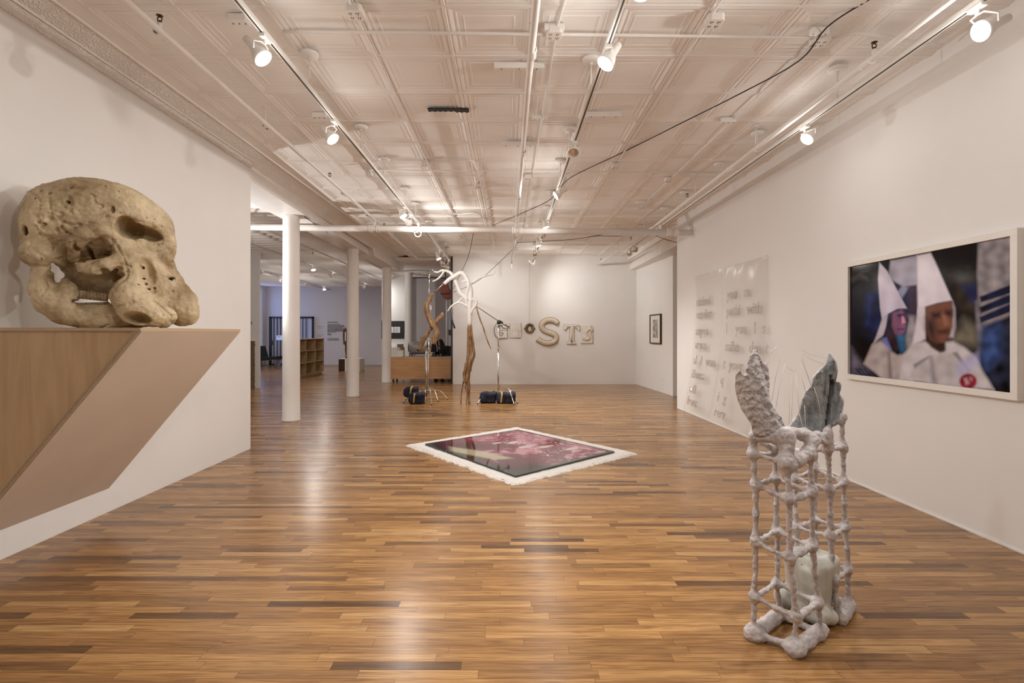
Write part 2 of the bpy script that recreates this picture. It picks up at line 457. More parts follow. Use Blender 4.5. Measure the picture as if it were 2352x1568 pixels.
mb.tube([(-3.44,-4.1,3.868),(-3.44,6.6,3.868)], 0.011, 6)
struct('trim_2', mb, M_CEIL)

# walls
struct('wall_left', MB().box(-3.70, -3.48, -4.2, 6.6, 0, ZC+0.02), M_WALL)
def rwx(y): return 3.676 - 0.0142*y
mb = MB(); mb.prism([Vector((rwx(-4.2),-4.2,0)), Vector((rwx(-4.2)+.2,-4.2,0)), Vector((rwx(10.25)+.2,10.25,0)), Vector((rwx(10.25),10.25,0))], (0,0,0), (0,0,ZC+0.02))
struct('wall_right', mb, M_WALL)
struct('wall_back', MB().box(-1.71, 4.0, 15.0, 15.18, 0, ZC+0.02), M_WALL)
mb = MB(); mb.prism([Vector((3.92,15.0,0)), Vector((4.09,12.3,0)), Vector((4.3,12.3,0)), Vector((4.3,15.18,0)), Vector((3.92,15.18,0))], (0,0,0), (0,0,ZC+0.02))
struct('wall_recess', mb, M_WALL)
struct('wall_passage_end', MB().box(4.09, 6.1, 12.18, 12.30, 0, ZC+0.02), M_WALL)
struct('wall_passage_side', MB().box(6.0, 6.15, 9.0, 12.3, 0, ZC+0.02), M_WALL)
struct('wall_passage_front', MB().box(3.75, 6.1, 9.0, 9.12, 0, ZC+0.02), M_WALL)
struct('wall_front', MB().box(-3.7, 3.95, -4.3, -4.1, 0, ZC+0.02), M_WALL)
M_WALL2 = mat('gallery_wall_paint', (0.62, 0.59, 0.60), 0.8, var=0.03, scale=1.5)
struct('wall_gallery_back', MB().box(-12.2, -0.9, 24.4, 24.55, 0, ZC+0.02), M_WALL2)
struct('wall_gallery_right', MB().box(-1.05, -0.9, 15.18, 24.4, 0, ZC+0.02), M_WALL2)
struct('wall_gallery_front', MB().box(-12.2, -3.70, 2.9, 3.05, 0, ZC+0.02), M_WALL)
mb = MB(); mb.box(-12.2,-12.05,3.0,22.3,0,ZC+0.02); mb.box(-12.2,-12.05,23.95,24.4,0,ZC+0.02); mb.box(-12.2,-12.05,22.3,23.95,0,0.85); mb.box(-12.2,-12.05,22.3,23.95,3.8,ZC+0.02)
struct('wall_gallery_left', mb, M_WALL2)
struct('wall_partition', MB().box(-9.2, -7.09, 13.94, 13.98, 0, ZC+0.02), M_WALL)
struct('wall_office', MB().box(-5.17, -4.12, 20.0, 20.2, 0, ZC), M_WALL)
struct('gap_shade_strip', MB().box(-1.77, -1.711, 15.02, 15.12, 0, ZC), M_DARK)  # dark strip drawn for the shade in the gap at the wall's end
# window of the far gallery
M_GLASS, t, b = nt('window_glass'); b.inputs['Base Color'].default_value = (0.9,0.95,1,1); b.inputs['Roughness'].default_value = 0.05
tr = N(t, 'ShaderNodeBsdfTransparent'); mx = N(t, 'ShaderNodeMixShader'); mx.inputs[0].default_value = 0.12
L(t, tr.outputs[0], mx.inputs[1]); L(t, b.outputs[0], mx.inputs[2]); L(t, mx.outputs[0], t.nodes['Material Output'].inputs[0])
w = tag(MB().box(-12.15,-12.14,22.3,23.95,0.85,3.8).build('window_1', M_GLASS), kind='structure')
mb = MB(); mb.box(-12.18,-12.10,22.3,22.38,0.85,3.8); mb.box(-12.18,-12.10,23.87,23.95,0.85,3.8); mb.box(-12.18,-12.10,22.38,23.87,0.85,0.93); mb.box(-12.18,-12.10,22.38,23.87,3.72,3.8); mb.box(-12.17,-12.11,22.38,23.87,2.3,2.36)
mb.build('window_frame', M_WHITE, w)

# beams
def bx(y): return -3.555 - 0.027*(y-6.7)
mb = MB(); mb.prism([Vector((-4.14,6.6,3.65)), Vector((bx(6.6),6.6,3.65)), Vector((bx(13.0),13.0,3.65)), Vector((-4.14,13.0,3.65))], (0,0,0), (0,0,0.31))
mb.box(-4.14, -3.60, 13.0, 16.25, 3.63, 3.96)
mb.box(-4.12, -3.50, 16.25, 16.30, 3.60, 3.96)
struct('trim_4', mb, M_PIPE)
mb = MB(); mb.box(3.72, 4.3, 9.2, 15.0, 3.50, 3.96); mb.box(3.66, 3.72, 9.2, 15.0, 3.80, 3.96)
struct('trim_5', mb, M_PIPE)
mb = MB()                                # baseboards of the far gallery
mb.box(-12.0,-1.1,24.37,24.4,0,0.12)
struct('baseboard_gallery', mb, M_WALL2)
mb = MB(); mb.prism([Vector((rwx(-4)-.012,-4,0)), Vector((rwx(-4),-4,0)), Vector((rwx(10.2),10.2,0)), Vector((rwx(10.2)-.012,10.2,0))], (0,0,0), (0,0,0.012))
struct('baseboard_right', mb, M_WALL)

# hatch and marks in the ceiling
h = MB(); h.box(2.0,2.75,11.9,12.7,ZC-0.05,ZC-0.024); h.build  # access hatch
tag(h.build('ceiling_hatch', M_CEIL, bevel=0.006), 'flat square access hatch in the tin ceiling near the far wall', 'hatch')

# ================================================================== COLUMNS
order = ['nearest to the camera', 'second from the camera', 'third from the camera, beside the wheeled desk', 'fourth from the camera, standing behind the desk', 'farthest one, beyond the desk']
for i, (Y, X) in enumerate([(8.75,-3.885),(12.1,-3.85),(15.55,-3.87),(18.95,-3.87),(22.35,-3.87)]):
    mb = MB(); zt = 3.65 if i < 3 else ZC - 0.01
    prof = [(0.0,0.0),(0.158,0.0),(0.158,0.02),(0.150,0.03),(0.147,0.6),(0.144,1.8),(0.141,zt-0.06),(0.150,zt-0.04),(0.150,zt),(0.0,zt)]
    mb.lathe(prof, (X,Y,0), n=40)
    tag(mb.build('column', M_COLUMN), 'round white painted column, '+order[i], 'column', 'round columns in a row')

# ================================================================== LIGHT TRACKS, PIPES
DISC_Z = ZC-0.03
def track(name, label, X, y0, y1, discs, z=3.60, lead=None):
    t = thing(name, label, 'track', (X,y0,z))
    mb = MB(); mb.box(X-.018,X+.018,y0,y1,z,z+.035); mb.build('rail', M_WHITE, t, 0.002)
    mb = MB(); mb.box(X-.006,X+.006,y0+.02,y1-.02,z-.002,z+.001); mb.build('slot', M_DARK, t, label='dark conductor slot along the rail')
    for y in discs:
        c = MB(); c.lathe([(0,0.0),(0.05,-0.002),(0.072,0.008),(0.077,0.022),(0.077,0.034),(0,0.034)], (X,y,DISC_Z-0.03), n=24)
        c.build('canopy', M_PIPE, t)
        r = MB(); r.cyl((X,y,z+.03),(X,y,DISC_Z-.02),.0065,8); r.cyl((X,y,DISC_Z-.05),(X,y,DISC_Z-.028),.013,10); r.build('hanger_rod', M_PIPE, t)
    return t
track('light_track', 'white ceiling light track that lights the skull wall', -1.68, -2.4, 13.9, [-1.2,1.3,2.8,4.13,5.58,6.62,7.95,8.87,10.3,11.5,12.75,13.5])
track('light_track', 'white ceiling light track running down the middle of the room', 0.71, -2.4, 13.5, [-1.2,1.4,2.9,4.21,5.64,6.71,8.16,9.14,10.5,11.7,12.9])
track('light_track', 'white ceiling light track beside the wall with the large photograph', 2.93, -2.4, 11.9, [-1.2,1.6,2.9,4.36,5.75,6.8,8.16,9.2,10.7])
track('light_track', 'white ceiling light track nearer the columns in the far gallery', -5.75, 6.0, 21.5, [8,11,14,17,20], 3.55)
track('light_track', 'white ceiling light track nearer the far gallery window', -7.85, 9.0, 21.5, [11,14,17,20], 3.55)

def spot(loc, aim, power, col=LAMP, ang=120, r=0.045, blend=1.0):
    d = bpy.data.lights.new('spot', 'SPOT'); d.energy = power; d.color = col; d.spot_size = math.radians(ang); d.spot_blend = blend; d.shadow_soft_size = r
    o = bpy.data.objects.new('spot', d); link(o); o.location = loc
    o.rotation_euler = Vector(aim).to_track_quat('-Z', 'Y').to_euler(); return o
def track_light(p, railx, railz, aim, lit, label, power=None, ang=120):
    """bell shaped lampholder in a yoke under the rail"""
    p = Vector(p); a = Vector(aim).normalized(); top = Vector((railx, p.y, railz))
    t = thing('track_light', label, 'light', top, 'spotlights on the ceiling tracks')
    m = MB(); m.box(railx-.022,railx+.022,p.y-.05,p.y+.05,railz-.028,railz-.002); m.cyl(top+Vector((0,0,-.06)), top+Vector((0,0,-.027)), .012, 10)
    m.build('adapter', M_WHITE, t, 0.003)
    back = p - a*0.05
    sd = a.cross(Vector((0,0,1))); sd = sd.normalized() if sd.length > .1 else Vector((1,0,0))
    y0 = top + Vector((0,0,-.06)); m = MB()
    for s in (-1, 1):
        m.tube([y0, y0+sd*s*.045+Vector((0,0,-.004)), back+sd*s*.068+Vector((0,0,.05)), back+sd*s*.068], .006, 6)
    m.build('yoke', M_WHITE, t)
    m = MB(); m.lathe([(0,-.19),(.026,-.185),(.030,-.11),(.036,-.085),(.052,-.055),(.062,-.02),(.064,0.0),(.058,0.0),(.052,-.012)], p, a, 24)
    m.build('head', M_WHITE, t)
    m = MB(); m.lathe([(.056,-.012),(.040,-.004),(.02,.001),(0,.003)], p, a, 20)
    if lit: m.build('bulb', M_BULB, t, label='glowing lamp glass')
    else: m.build('bulb', M_CHROME, t, label='unlit mirrored lamp glass')
    if lit:
        spot(p + a*0.03, a, (power or P_SPOT), ang=ang)
        d = bpy.data.lights.new('lamp_spill', 'POINT'); d.energy = min(power or P_SPOT, 100)*P_SPILL; d.color = LAMP; d.shadow_soft_size = .10
        o = bpy.data.objects.new('lamp_spill', d); link(o); o.location = p + a*0.07
    return t
# (rail x, lamp px, lamp py, drop below rail, aim, lit, label, power)
LL = [
 # skull-wall track
 (-1.68,605,135,(.60,.0,-.70),1,'lit white spotlight closest to the camera on the skull side track',84),
 (-1.68,765,320,(.60,-.12,-.70),1,'lit white spotlight second from the camera on the skull side track',88),
 (-1.68,927,497,(.45,-.15,-.80),1,'lit white spotlight third from the camera on the skull side track',None),
 (-1.68,941,513,(.42,.86,-.24),1,'lit white spotlight turned away, just behind the third lamp of the skull side track',120),
 (-1.68,960,537,(.2,-.8,-.5),0,'unlit white spotlight in front of the first column bay on the skull side track',None),
 (-1.68,1008,595,(.4,-.1,-.85),1,'lit white spotlight over the branch sculpture on the skull side track',190),
 (-1.68,1018,608,(.4,-.6,-.6),0,'unlit white spotlight between two lamps at the far end of the skull side track',None),
 (-1.68,1029,617,(.75,.5,-.4),1,'lit white spotlight at the far end of the skull side track',45),
 # middle track
 (.71,1390,147,(-.50,-.12,-.75),1,'lit white spotlight on the middle track with its bell and yoke in plain view',None),
 (.71,1317,352,(-.05,-.55,-.8),0,'unlit white spotlight with a clear reflector on the middle track',None),
 (.71,1276,450,(-.78,-.05,-.5),1,'lit white spotlight over the salt bed on the middle track',140),
 (.71,1254,523,(.30,-.1,-.85),1,'lit white spotlight just before the big cross pipe on the middle track',150),
 (.71,1248,543,(.5,-.5,-.5),0,'unlit small spotlight under the big cross pipe on the middle track',None),
 (.71,1237,565,(.2,-.05,-.85),1,'lit white spotlight just past the big cross pipe on the middle track',240),
 (.71,1229,585,(.1,-.8,-.5),0,'unlit spotlight near the far wall on the middle track',None),
 (.71,1221,599,(-.65,.6,-.55),1,'lit spotlight aimed at the letters, last but one on the middle track',42),
 (.71,1227,606,(.85,.4,-.45),1,'lit spotlight aimed at the letters, last on the middle track',105),
 # photograph side track
 (2.93,2252,72,(-.84,.03,-.40),1,'lit white spotlight above the large framed photograph',165),
 (2.93,1853,320,(-.66,-.12,-.68),1,'lit white spotlight between the photograph and the clear plastic sheets',None),
 (2.93,1460,574,(.1,-.8,-.5),0,'unlit spotlight near the right hand beam, first of the two at the track end',None),
 (2.93,1446,583,(-.4,-.8,-.5),0,'unlit spotlight near the right hand beam, last of the two at the track end',None),
]
for (rx, px, py, aim, lit, lab, pw) in LL:
    X = rx + (0.02 if rx > 0 else -0.01); k = (px-CX)/(CY-py)       # = X/(z-EYE)
    dz = X/k if abs(k) > .2 else 1.85
    dz = min(max(dz, 1.78), 1.93); Y = dz*F/(CY-py); X = k*dz
    track_light((X,Y,EYE+dz), rx, 3.60, aim, lit, lab, pw)
# lamps behind the frame's edge, on the same tracks
for rx, Y, aim, lab in ((.71,2.66,(.0,-.5,-.85),'lit white spotlight right at the top edge of the view on the middle track'),
                        (-1.68,.9,(.75,.35,-.5),'lit spotlight of the skull side track above the camera'),
                        (.71,.4,(-.6,.4,-.6),'lit spotlight of the middle track above the camera'),
                        (2.93,.7,(-.75,.35,-.5),'lit spotlight of the photograph side track above the camera')):
    track_light((rx+.02,Y,3.42), rx, 3.60, aim, 1, lab, 72)
# opposite lamps that wash the right hand wall from the middle track
track_light((.80,7.6,3.42), .71, 3.60, (.9,.05,-.6), 0, 'unlit spotlight turned to the plastic sheets on the middle track') if False else None
GL = [(-5.75,720,620,(.3,-.3,-.9),1,'lit far gallery spotlight seen between the first two columns, nearer one'),
      (-7.85,745,665,(.3,-.3,-.9),1,'lit far gallery spotlight seen below its neighbour between the first two columns'),
      (-7.85,702,655,(-.5,.7,-.5),1,'far gallery spotlight turned to the window side, beside the first column'),
      (-5.75,763,635,(.5,.7,-.5),1,'far gallery spotlight turned away, hanging before the second column'),
      (-5.75,837,660,(.6,.8,-.6),1,'far gallery spotlight aimed at the black poster, past the second column'),
      (-7.85,598,628,(-.3,.6,-.6),1,'far gallery spotlight beside the white partition end'),
      (-7.85,645,645,(-.6,.6,-.5),1,'far gallery spotlight half hidden by the first column')]
for (rx, px, py, aim, lit, lab) in GL:
    k = (px-CX)/(CY-py); dz = min(max(rx/k, 1.7), 1.9); Y = dz*F/(CY-py)
    track_light((k*dz,Y,EYE+dz), rx, 3.55, aim, lit, lab, 130)
track_light((-5.7,6.75,3.36), -5.75, 3.55, (.62,.60,-.50), 1, 'added far gallery spotlight, unseen behind the skull wall, aimed at the first column', 170, 95)  # extra unseen spotlight, added to brighten the first column
track_light((-5.7,9.6,3.36), -5.75, 3.55, (-.35,.85,-.30), 1, 'added far gallery spotlight, unseen behind the skull wall, aimed at the white partition', 90, 110)  # another unseen spotlight, added because the partition came out too dark
# strong lamp with a made-up fixture, added out of sight behind the skull wall: it whitens the first column, the beam's underside and a patch of ceiling
t = thing('added_lamp', 'added black lamp on a stand, unseen behind the skull wall, aimed at the first column', 'lamp', (-6.3,8.0,0))
m = MB(); m.cyl((-6.3,8.0,0.02),(-6.3,8.0,1.9),.016,10); m.build('pole', M_STEEL, t)
m = MB(); m.lathe([(0,0),(.2,0),(.2,.02),(.03,.035),(0,.035)], (-6.3,8.0,0)); m.build('base', M_BLACK, t)
av = Vector((.80,-.10,.50)).normalized(); m = MB(); m.lathe([(0,-.16),(.05,-.15),(.09,-.03),(.10,0),(.09,0)], Vector((-6.3,8.0,1.98)), av); m.build('head', M_BLACK, t)
spot((-6.22,7.99,2.04), av, 420, (1.0,.985,.97), ang=105, r=.03, blend=.6)

def pipe(label, pts, r, name='sprinkler_pipe', m=M_PIPE, cat='pipe', n=14, group=None):
    t = thing(name, label, cat, pts[0], group); mb = MB(); mb.tube(pts, r, n); mb.build('run', m, t); return t
def coupling(t, p, ax, r, l=0.05):
    ax = Vector(ax).normalized(); p = Vector(p); m = MB()
    m.lathe([(r*.98,-l),(r*1.25,-l),(r*1.3,-l*.7),(r*1.18,-l*.5),(r*1.18,l*.5),(r*1.3,l*.7),(r*1.25,l),(r*.98,l)], p, ax, 16); m.build('coupling', M_PIPE, t)
M_BRASS = mat('dark_brass', (0.10,0.045,0.025), 0.4, metal=.6, var=.3)
def sprinkler(t, p, up=1):
    p = Vector(p); m = MB(); m.cyl(p, p+Vector((0,0,.045*up)), .016, 10); m.build('nipple', M_PIPE, t)
    m = MB(); q = p+Vector((0,0,.045*up)); m.cyl(q, q+Vector((0,0,.014*up)), .013, 8)
    for s in (-1,1): m.tube([q+Vector((s*.012,0,.01*up)), q+Vector((s*.017,0,.03*up)), q+Vector((s*.003,0,.048*up))], .004, 5)
    m.lathe([(0,0),(.022,0),(.022,.004),(0,.004)], q+Vector((0,0,.05*up)), n=12); m.build('sprinkler_head', M_BRASS, t)
def hanger(t, p, r):
    p = Vector(p); m = MB(); m.cyl(p+Vector((0,0,r)), (p.x,p.y,ZC-.02), .006, 8); m.lathe([(0,0),(.03,0),(.03,.006),(0,.012)], (p.x,p.y,ZC-.035), n=14)
    m.lathe([(r*1.02,-.014),(r*1.2,-.014),(r*1.2,.014),(r*1.02,.014)], p, (0,1,0), 16); m.build('hanger', M_PIPE, t)
# the big cross pipe
zc = lambda x: 3.475 - 0.0125*(x-3.5)
P0, P1 = (3.56,9.34,zc(3.56)), (-11.9,9.34,zc(-11.9))
main = pipe('thick white main pipe crossing the whole room under the ceiling', [P0,P1], .058, n=24)
for x in (-2.63,-2.49,.10,.24,3.05,3.2,-4.1): coupling(main, (x,9.34,zc(x)), (1,0,0), .058, .03)
m = MB(); m.lathe([(.06,0),(.10,0),(.10,.02),(.06,.03)], (3.55,9.34,zc(3.55)), (-1,0,0)); m.build('wall_flange', M_PIPE, main)
def riser(t, x, z1, r=.028):
    m = MB(); z0 = zc(x)+.05; prof = [(r,0),(r*1.3,.005),(r*1.3,.02),(r,.03),(r,.05),(r*1.3,.06),(r*1.3,.08),(r,.09)]
    m.lathe([(a,b) for a,b in prof], (x,9.34,z0)); m.cyl((x,9.34,z0),(x,9.34,max(z1,z0+.05)),r,14); m.build('riser', M_PIPE, t)
A = pipe('white sprinkler pipe running along the ceiling on the skull side', [(-2.43,-4,3.72),(-2.50,3.6,3.72),(-2.55,9.34,3.72),(-2.65,14.2,3.72)], .024)
riser(A,-2.56,3.72)
for y in (3.55,5.2,7.6,9.0): coupling(A, (-2.43-.0115*(y+4),y,3.72), (0,1,0), .024)
for y in (3.53,7.0,10.2): sprinkler(A, (-2.43-.0115*(y+4),y,3.745))
for y in (1.4,5.1,8.1,11.0,13.0): hanger(A, (-2.43-.0113*(y+4),y,3.72), .024)
B = pipe('white sprinkler pipe running along the ceiling down the middle', [(.24,-4,3.58),(.16,4.0,3.58),(.155,9.34,3.60),(.09,14.2,3.60)], .026)
riser(B,.165,3.6)
for y in (3.55,5.5,7.4,8.4,10.4): coupling(B, (.17-.006*(y-4)*.5,y,3.585), (0,1,0), .026)
for y in (3.4,8.0): sprinkler(B, (.17,y,3.61))
m = MB(); m.cyl((.09,14.2,3.60),(.09,14.2,3.38),.018,10); m.cyl((.09,14.2,3.6),(.09,14.2,3.64),.03,10); m.build('drop_nipple', M_PIPE, B)
C = pipe('white sprinkler pipe running along the ceiling beside the photograph side track', [(2.72,-4,3.64),(2.77,3.7,3.64),(2.84,9.34,3.64),(2.70,14.9,3.64)], .025)
riser(C,2.9,3.64)
for y in (3.78,6.2,8.1): coupling(C, (2.77+.0125*(y-3.7),y,3.64), (0,1,0), .025)
for y in (3.72,7.75,11.2,14.4): sprinkler(C, (2.78+.0125*(min(y,9.3)-3.7)-(.025*(y-9.3) if y>9.3 else 0),y,3.665))
for y in (1.2,5.55,7.4,10.2,12.4): hanger(C, (2.78+.0125*(min(y,9.3)-3.7)-(.025*(y-9.3) if y>9.3 else 0),y,3.64), .025)
G = pipe('white sprinkler pipe along the far gallery ceiling', [(-5.0,4,3.7),(-5.0,23,3.7)], .024)
for y in (9.5,12.5,16): sprinkler(G, (-5.0,y,3.675), -1)
G2 = pipe('white sprinkler pipe along the far gallery ceiling, window side', [(-8.6,4,3.66),(-8.6,23.5,3.66)], .024)
for y in (14,17.5): hanger(G2, (-8.6,y,3.66), .024)

# conduits on the ceiling
ZD = ZC-.035
def conduit(label, pts, r=.012): return pipe(label, pts, r, 'conduit', M_PIPE, 'conduit', 8, 'thin conduits on the ceiling')
conduit('thin white conduit crossing the tin ceiling from side to side, closest to the camera', curve_pts([(-1.75,3.80,ZD-.01),(0,3.83,ZD-.01),(2.35,3.88,ZD-.01),(2.55,3.90,ZD-.01),(2.75,3.84,ZD),(3.3,3.93,ZD-.02),(3.52,3.97,ZD-.02)],4), .013)
conduit('thin white conduit running from the twin socket box away along the ceiling', [(-1.13,3.25,ZD),(-1.13,4.0,ZD),(-1.10,9.0,ZD),(-1.08,13,ZD)])
conduit('short bent conduit at the top edge of the view', curve_pts([(-2.2,3.17,ZD),(-1.6,3.17,ZD),(-1.35,3.24,ZD),(-.95,3.22,ZD),(-.62,3.20,ZD),(-.45,3.12,ZD)],4), .014)
conduit('thin white conduit beside the middle sprinkler pipe', [(.46,2.6,ZD),(.37,3.8,ZD),(.352,12.5,ZD)])
conduit('thin white conduit between the middle track and the photograph side', [(1.50,2.5,ZD),(1.50,6.6,ZD)], .010)
conduit('thin white conduit close to the photograph side pipe', [(2.48,3.9,ZD),(2.46,9.3,ZD)], .010)
conduit('thin conduit crossing the ceiling past the first column', [(-2.0,7.05,ZD),(3.1,7.15,ZD)], .010)
conduit('thin conduit on the far ceiling bending towards the back wall', curve_pts([(-1.10,9.6,ZD),(-.95,9.65,ZD),(-.62,9.6,ZD),(-.4,10.4,ZD)],4), .010)
conduit('short bent conduit in the middle of the ceiling', curve_pts([(-1.10,6.72,ZD),(-.75,6.66,ZD),(-.52,6.66,ZD),(-.47,6.9,ZD),(-.43,7.8,ZD),(-.40,13.5,ZD)],4), .012)
conduit('far gallery conduit crossing before the columns', [(-11,12,ZD),(-4.2,12,ZD)], .014)
c = conduit('conduit stepping down the side of the beam by the second column', [(-3.60,12.4,3.90),(-3.60,12.9,3.90),(-3.58,13.0,3.62)], .012)
m = MB(); m.tube([(-3.585,13.02,3.885),(-3.585,16.2,3.885)], .012, 6); m.build('lower_run', M_PIPE, c)
# socket boxes
M_SOCK = mat('socket_face', (0.78,0.73,0.68), .45, var=.05)
def socket_box(px, py, label, s=1.0):
    Y = (ZC-.04-EYE)*F/(CY-py); X = (px-CX)*Y/F; z = ZC-.03
    t = thing('ceiling_socket_box', label, 'electrical box', (X,Y,z), 'socket boxes on the ceiling')
    a = .062*s; m = MB(); m.prism([Vector((X+u*a,Y+v*a,z)) for u,v in ((-1,-.7),(-.7,-1),(.7,-1),(1,-.7),(1,.7),(.7,1),(-.7,1),(-1,.7))], (0,0,0), (0,0,-.055)); m.build('body', M_SOCK, t, .006, fix=True)
    m = MB()
    for u in (-1,1):
        for v in (-1,1):
            for k in (-1,1): m.box(X+u*a*.42+k*.008-.0022, X+u*a*.42+k*.008+.0022, Y+v*a*.4-.007, Y+v*a*.4+.005, z-.0575, z-.055)
            m.cyl((X+u*a*.42,Y+v*a*.4+.014,z-.055),(X+u*a*.42,Y+v*a*.4+.014,z-.0575),.003,6)
    m.build('socket_slots', M_DARK, t)
for px, py, lab in [(815,22,'white socket box at the top edge, joined to the bent conduit'),(1272,70,'white four way socket box beside the middle sprinkler pipe'),(1640,42,'white socket box right of the bright lamp at the top edge'),(1883,88,'white socket box on the cross conduit near the photograph wall'),
        (975,372,'small socket box at the start of the short bent conduit'),(1098,424,'small socket box behind the bent conduit, before the big cross pipe'),(1213,404,'small socket box beside the middle pipe before the big cross pipe'),(1414,378,'small socket box at the far end of the conduit right of the middle track'),
        (1535,410,'small socket box on the second cross conduit'),(1417,520,'small socket box just before the big cross pipe, photograph side'),(1057,545,'small socket box past the big cross pipe, above the branch sculpture'),(1185,570,'small socket box near the far wall beside the middle pipe'),(848,397,'small socket box beside the skull side track')]:
    socket_box(px, py, lab, 1.0 if py < 100 else .85)
# old fixture plates and strips
def plate(px0, py0, px1, label, d=.045, h=.04):
    Y = (ZC-.03-EYE)*F/(CY-py0); x0 = (px0-CX)*Y/F; x1 = (px1-CX)*Y/F
    t = thing('mounting_strip', label, 'bracket', ((x0+x1)/2,Y,ZC-.03), 'old mounting strips on the ceiling')
    m = MB(); m.box(x0,x1,Y-d/2,Y+d/2,ZC-.03-h,ZC-.02); m.build('strip', M_PIPE, t, .004)
    m = MB()
    for u in (.15,.5,.85): m.cyl((x0+(x1-x0)*u,Y,ZC-.03-h),(x0+(x1-x0)*u,Y,ZC-.034-h),.007,8)
    m.build('screw_heads', M_STEEL, t)
for a in [(1135,148,1250,'long white mounting strip crossing under the middle pipe'),(1222,266,1257,'short white strip beside the middle pipe'),(1346,260,1427,'white mounting strip right of the middle track'),(1150,328,1230,'white mounting strip crossing the middle pipe farther back'),
          (1657,273,1690,'short white strip near the photograph side'),(530,42,570,'white bracket plate beside the brightest lamp'),(718,262,750,'narrow white bracket by the second lamp of the skull side'),(1462,463,1482,'tiny white strip before the big cross pipe'),(1250,60,1296,'white strip behind the four way socket box'),(1862,68,1902,'white strip behind the socket box near the photograph wall')]:
    plate(*a, **({'d':.09} if a[0] in (530,) else {}))
# torn dark tape
t = thing('torn_tape', 'torn strip of black tape stuck on the tin ceiling', 'tape', (-.95,5.17,ZC-.03))
m = MB(); Y0 = 2.38*F/(766-248); xs = np.linspace((983-CX)*Y0/F, (1077-CX)*Y0/F, 24)
vs = []; 
for i, x in enumerate(xs):
    j = .012*math.sin(i*2.1)+(.02 if i > 15 else 0)
    vs += [(x,Y0-.03+j*.4,ZC-.032),(x,Y0+.035+j,ZC-.032),(x,Y0-.03+j*.4,ZC-.020),(x,Y0+.035+j,ZC-.020)]
m.add(vs, sum([[(4*i,4*i+1,4*i+5,4*i+4),(4*i+2,4*i+6,4*i+7,4*i+3),(4*i,4*i+4,4*i+6,4*i+2),(4*i+1,4*i+3,4*i+7,4*i+5)] for i in range(23)], [])+[(0,2,3,1),(92,93,95,94)])
m.build('tape', M_BLACK, t)

# black cords slung under the ceiling
def cord(label, pts, r=.006): return tag(MB().tube(curve_pts(pts,5), r, 6).build('cord', M_CORD), label, 'cord', 'dark cords slung below the ceiling')
cord('dark cord slung from the photograph wall side across to the middle track', [W(2075,-45,3.3),W(1995,0,3.5),W(1900,62,3.72),W(1835,140,4.1),W(1700,215,4.7),W(1560,285,5.5),W(1430,350,6.4),W(1312,407,7.3),W(1280,440,8.0)])
cord('dark cord continuing from the middle track to the big cross pipe', [W(1283,436,8.0),W(1258,462,8.2),W(1190,493,8.6),W(1130,518,9.2)])
cord('dark cord from the cross pipe down to the edge of the back wall', [W(1088,532,9.4),W(1075,590,11.0),W(1052,640,13.5),W(1041,664,14.9)])
cord('dark cord from the far ceiling down behind the white branches', [W(1190,556,12.8),W(1170,580,12.9),W(1110,636,13.6),W(1075,657,14.2),W(1041,671,14.9)])
cord('dark cord crossing the ceiling between the middle pipe and the far beam', [W(1388,538,11.2),W(1310,550,11.8),W(1225,555,12.6),W(1187,557,12.8)])
cord('short dark cord ending at the corner of the plastic sheet wall', [W(1508,542,9.6),W(1530,550,9.9),W(1554,557,10.2)])
cord('thin cord drooping under the beam past the third column', [W(700,498,8.7),W(790,560,11.6),W(830,588,13.2),W(870,612,15.2),W(915,622,16.4),W(960,620,17),W(985,622,17.5)], .008)

# ================================================================== WEDGE PLINTH AND SKULL
M_PLY = mat_wood('birch_plywood_face', (0.47,0.305,0.155), (0.56,0.385,0.21), (9,9,1.1), 0.45, 1.6, .06)
M_TAN = mat('tan_painted_board', (0.68,0.585,0.49), 0.6, var=.05, scale=2)
m_, t, b = nt('ply_edge_layers'); M_EDGE = m_
tc = N(t,'ShaderNodeTexCoord'); wv = N(t,'ShaderNodeTexWave'); wv.bands_direction = 'Z'; wv.inputs['Scale'].default_value = 60; wv.inputs['Distortion'].default_value = .4
L(t,tc.outputs['Object'],wv.inputs[0]); cr = N(t,'ShaderNodeValToRGB'); cr.color_ramp.elements[0].color = (0.30,0.19,0.10,1); cr.color_ramp.elements[1].color = (0.62,0.48,0.31,1)
L(t,wv.outputs[0],cr.inputs[0]); L(t,cr.outputs[0],b.inputs['Base Color'])
Yf, Yb, XW, XT, ZT, ZB = 3.105, 4.26, -3.479, -2.335, 1.588, 0.204
pl = thing('wedge_plinth', 'plywood and tan wedge shaped wall plinth tapering down to the wall, carrying the skull', 'plinth', (XW,3.7,ZB))
tri = lambda y, dx=0, dz=0: [Vector((XW,y,ZT-dz)), Vector((XT-dx,y,ZT-dz)), Vector((XW,y,ZB+dx))]
m = MB(); m.prism([Vector((XW,0,ZT-.022)), Vector((XT-.035,0,ZT-.022)), Vector((XW,0,ZB+.05))], (0,Yf+.012,0), (0,Yf+.03,0)); m.build('front_panel', M_PLY, pl, label='birch plywood front face', fix=True)
m = MB(); m.box(XW,XT,Yf,Yb,ZT-.022,ZT); m.build('top_board', M_EDGE, pl, .001, label='top board with layered plywood edge')
m = MB()                                   # slanted underside board
d = Vector((XT-XW,0,ZT-.022-ZB)).normalized(); nn = Vector((-d.z,0,d.x))*.022
m.prism([Vector((XT,0,ZT-.022)), Vector((XW,0,ZB)), Vector((XW,0,ZB))+Vector((0,0,.032)), Vector((XT-.03,0,ZT-.022))], (0,Yf+.0005,0), (0,Yb,0)); m.build('slanted_board', M_TAN, pl, label='tan slanted underside board', fix=True)
m = MB()                                   # layered edge strip along the front diagonal
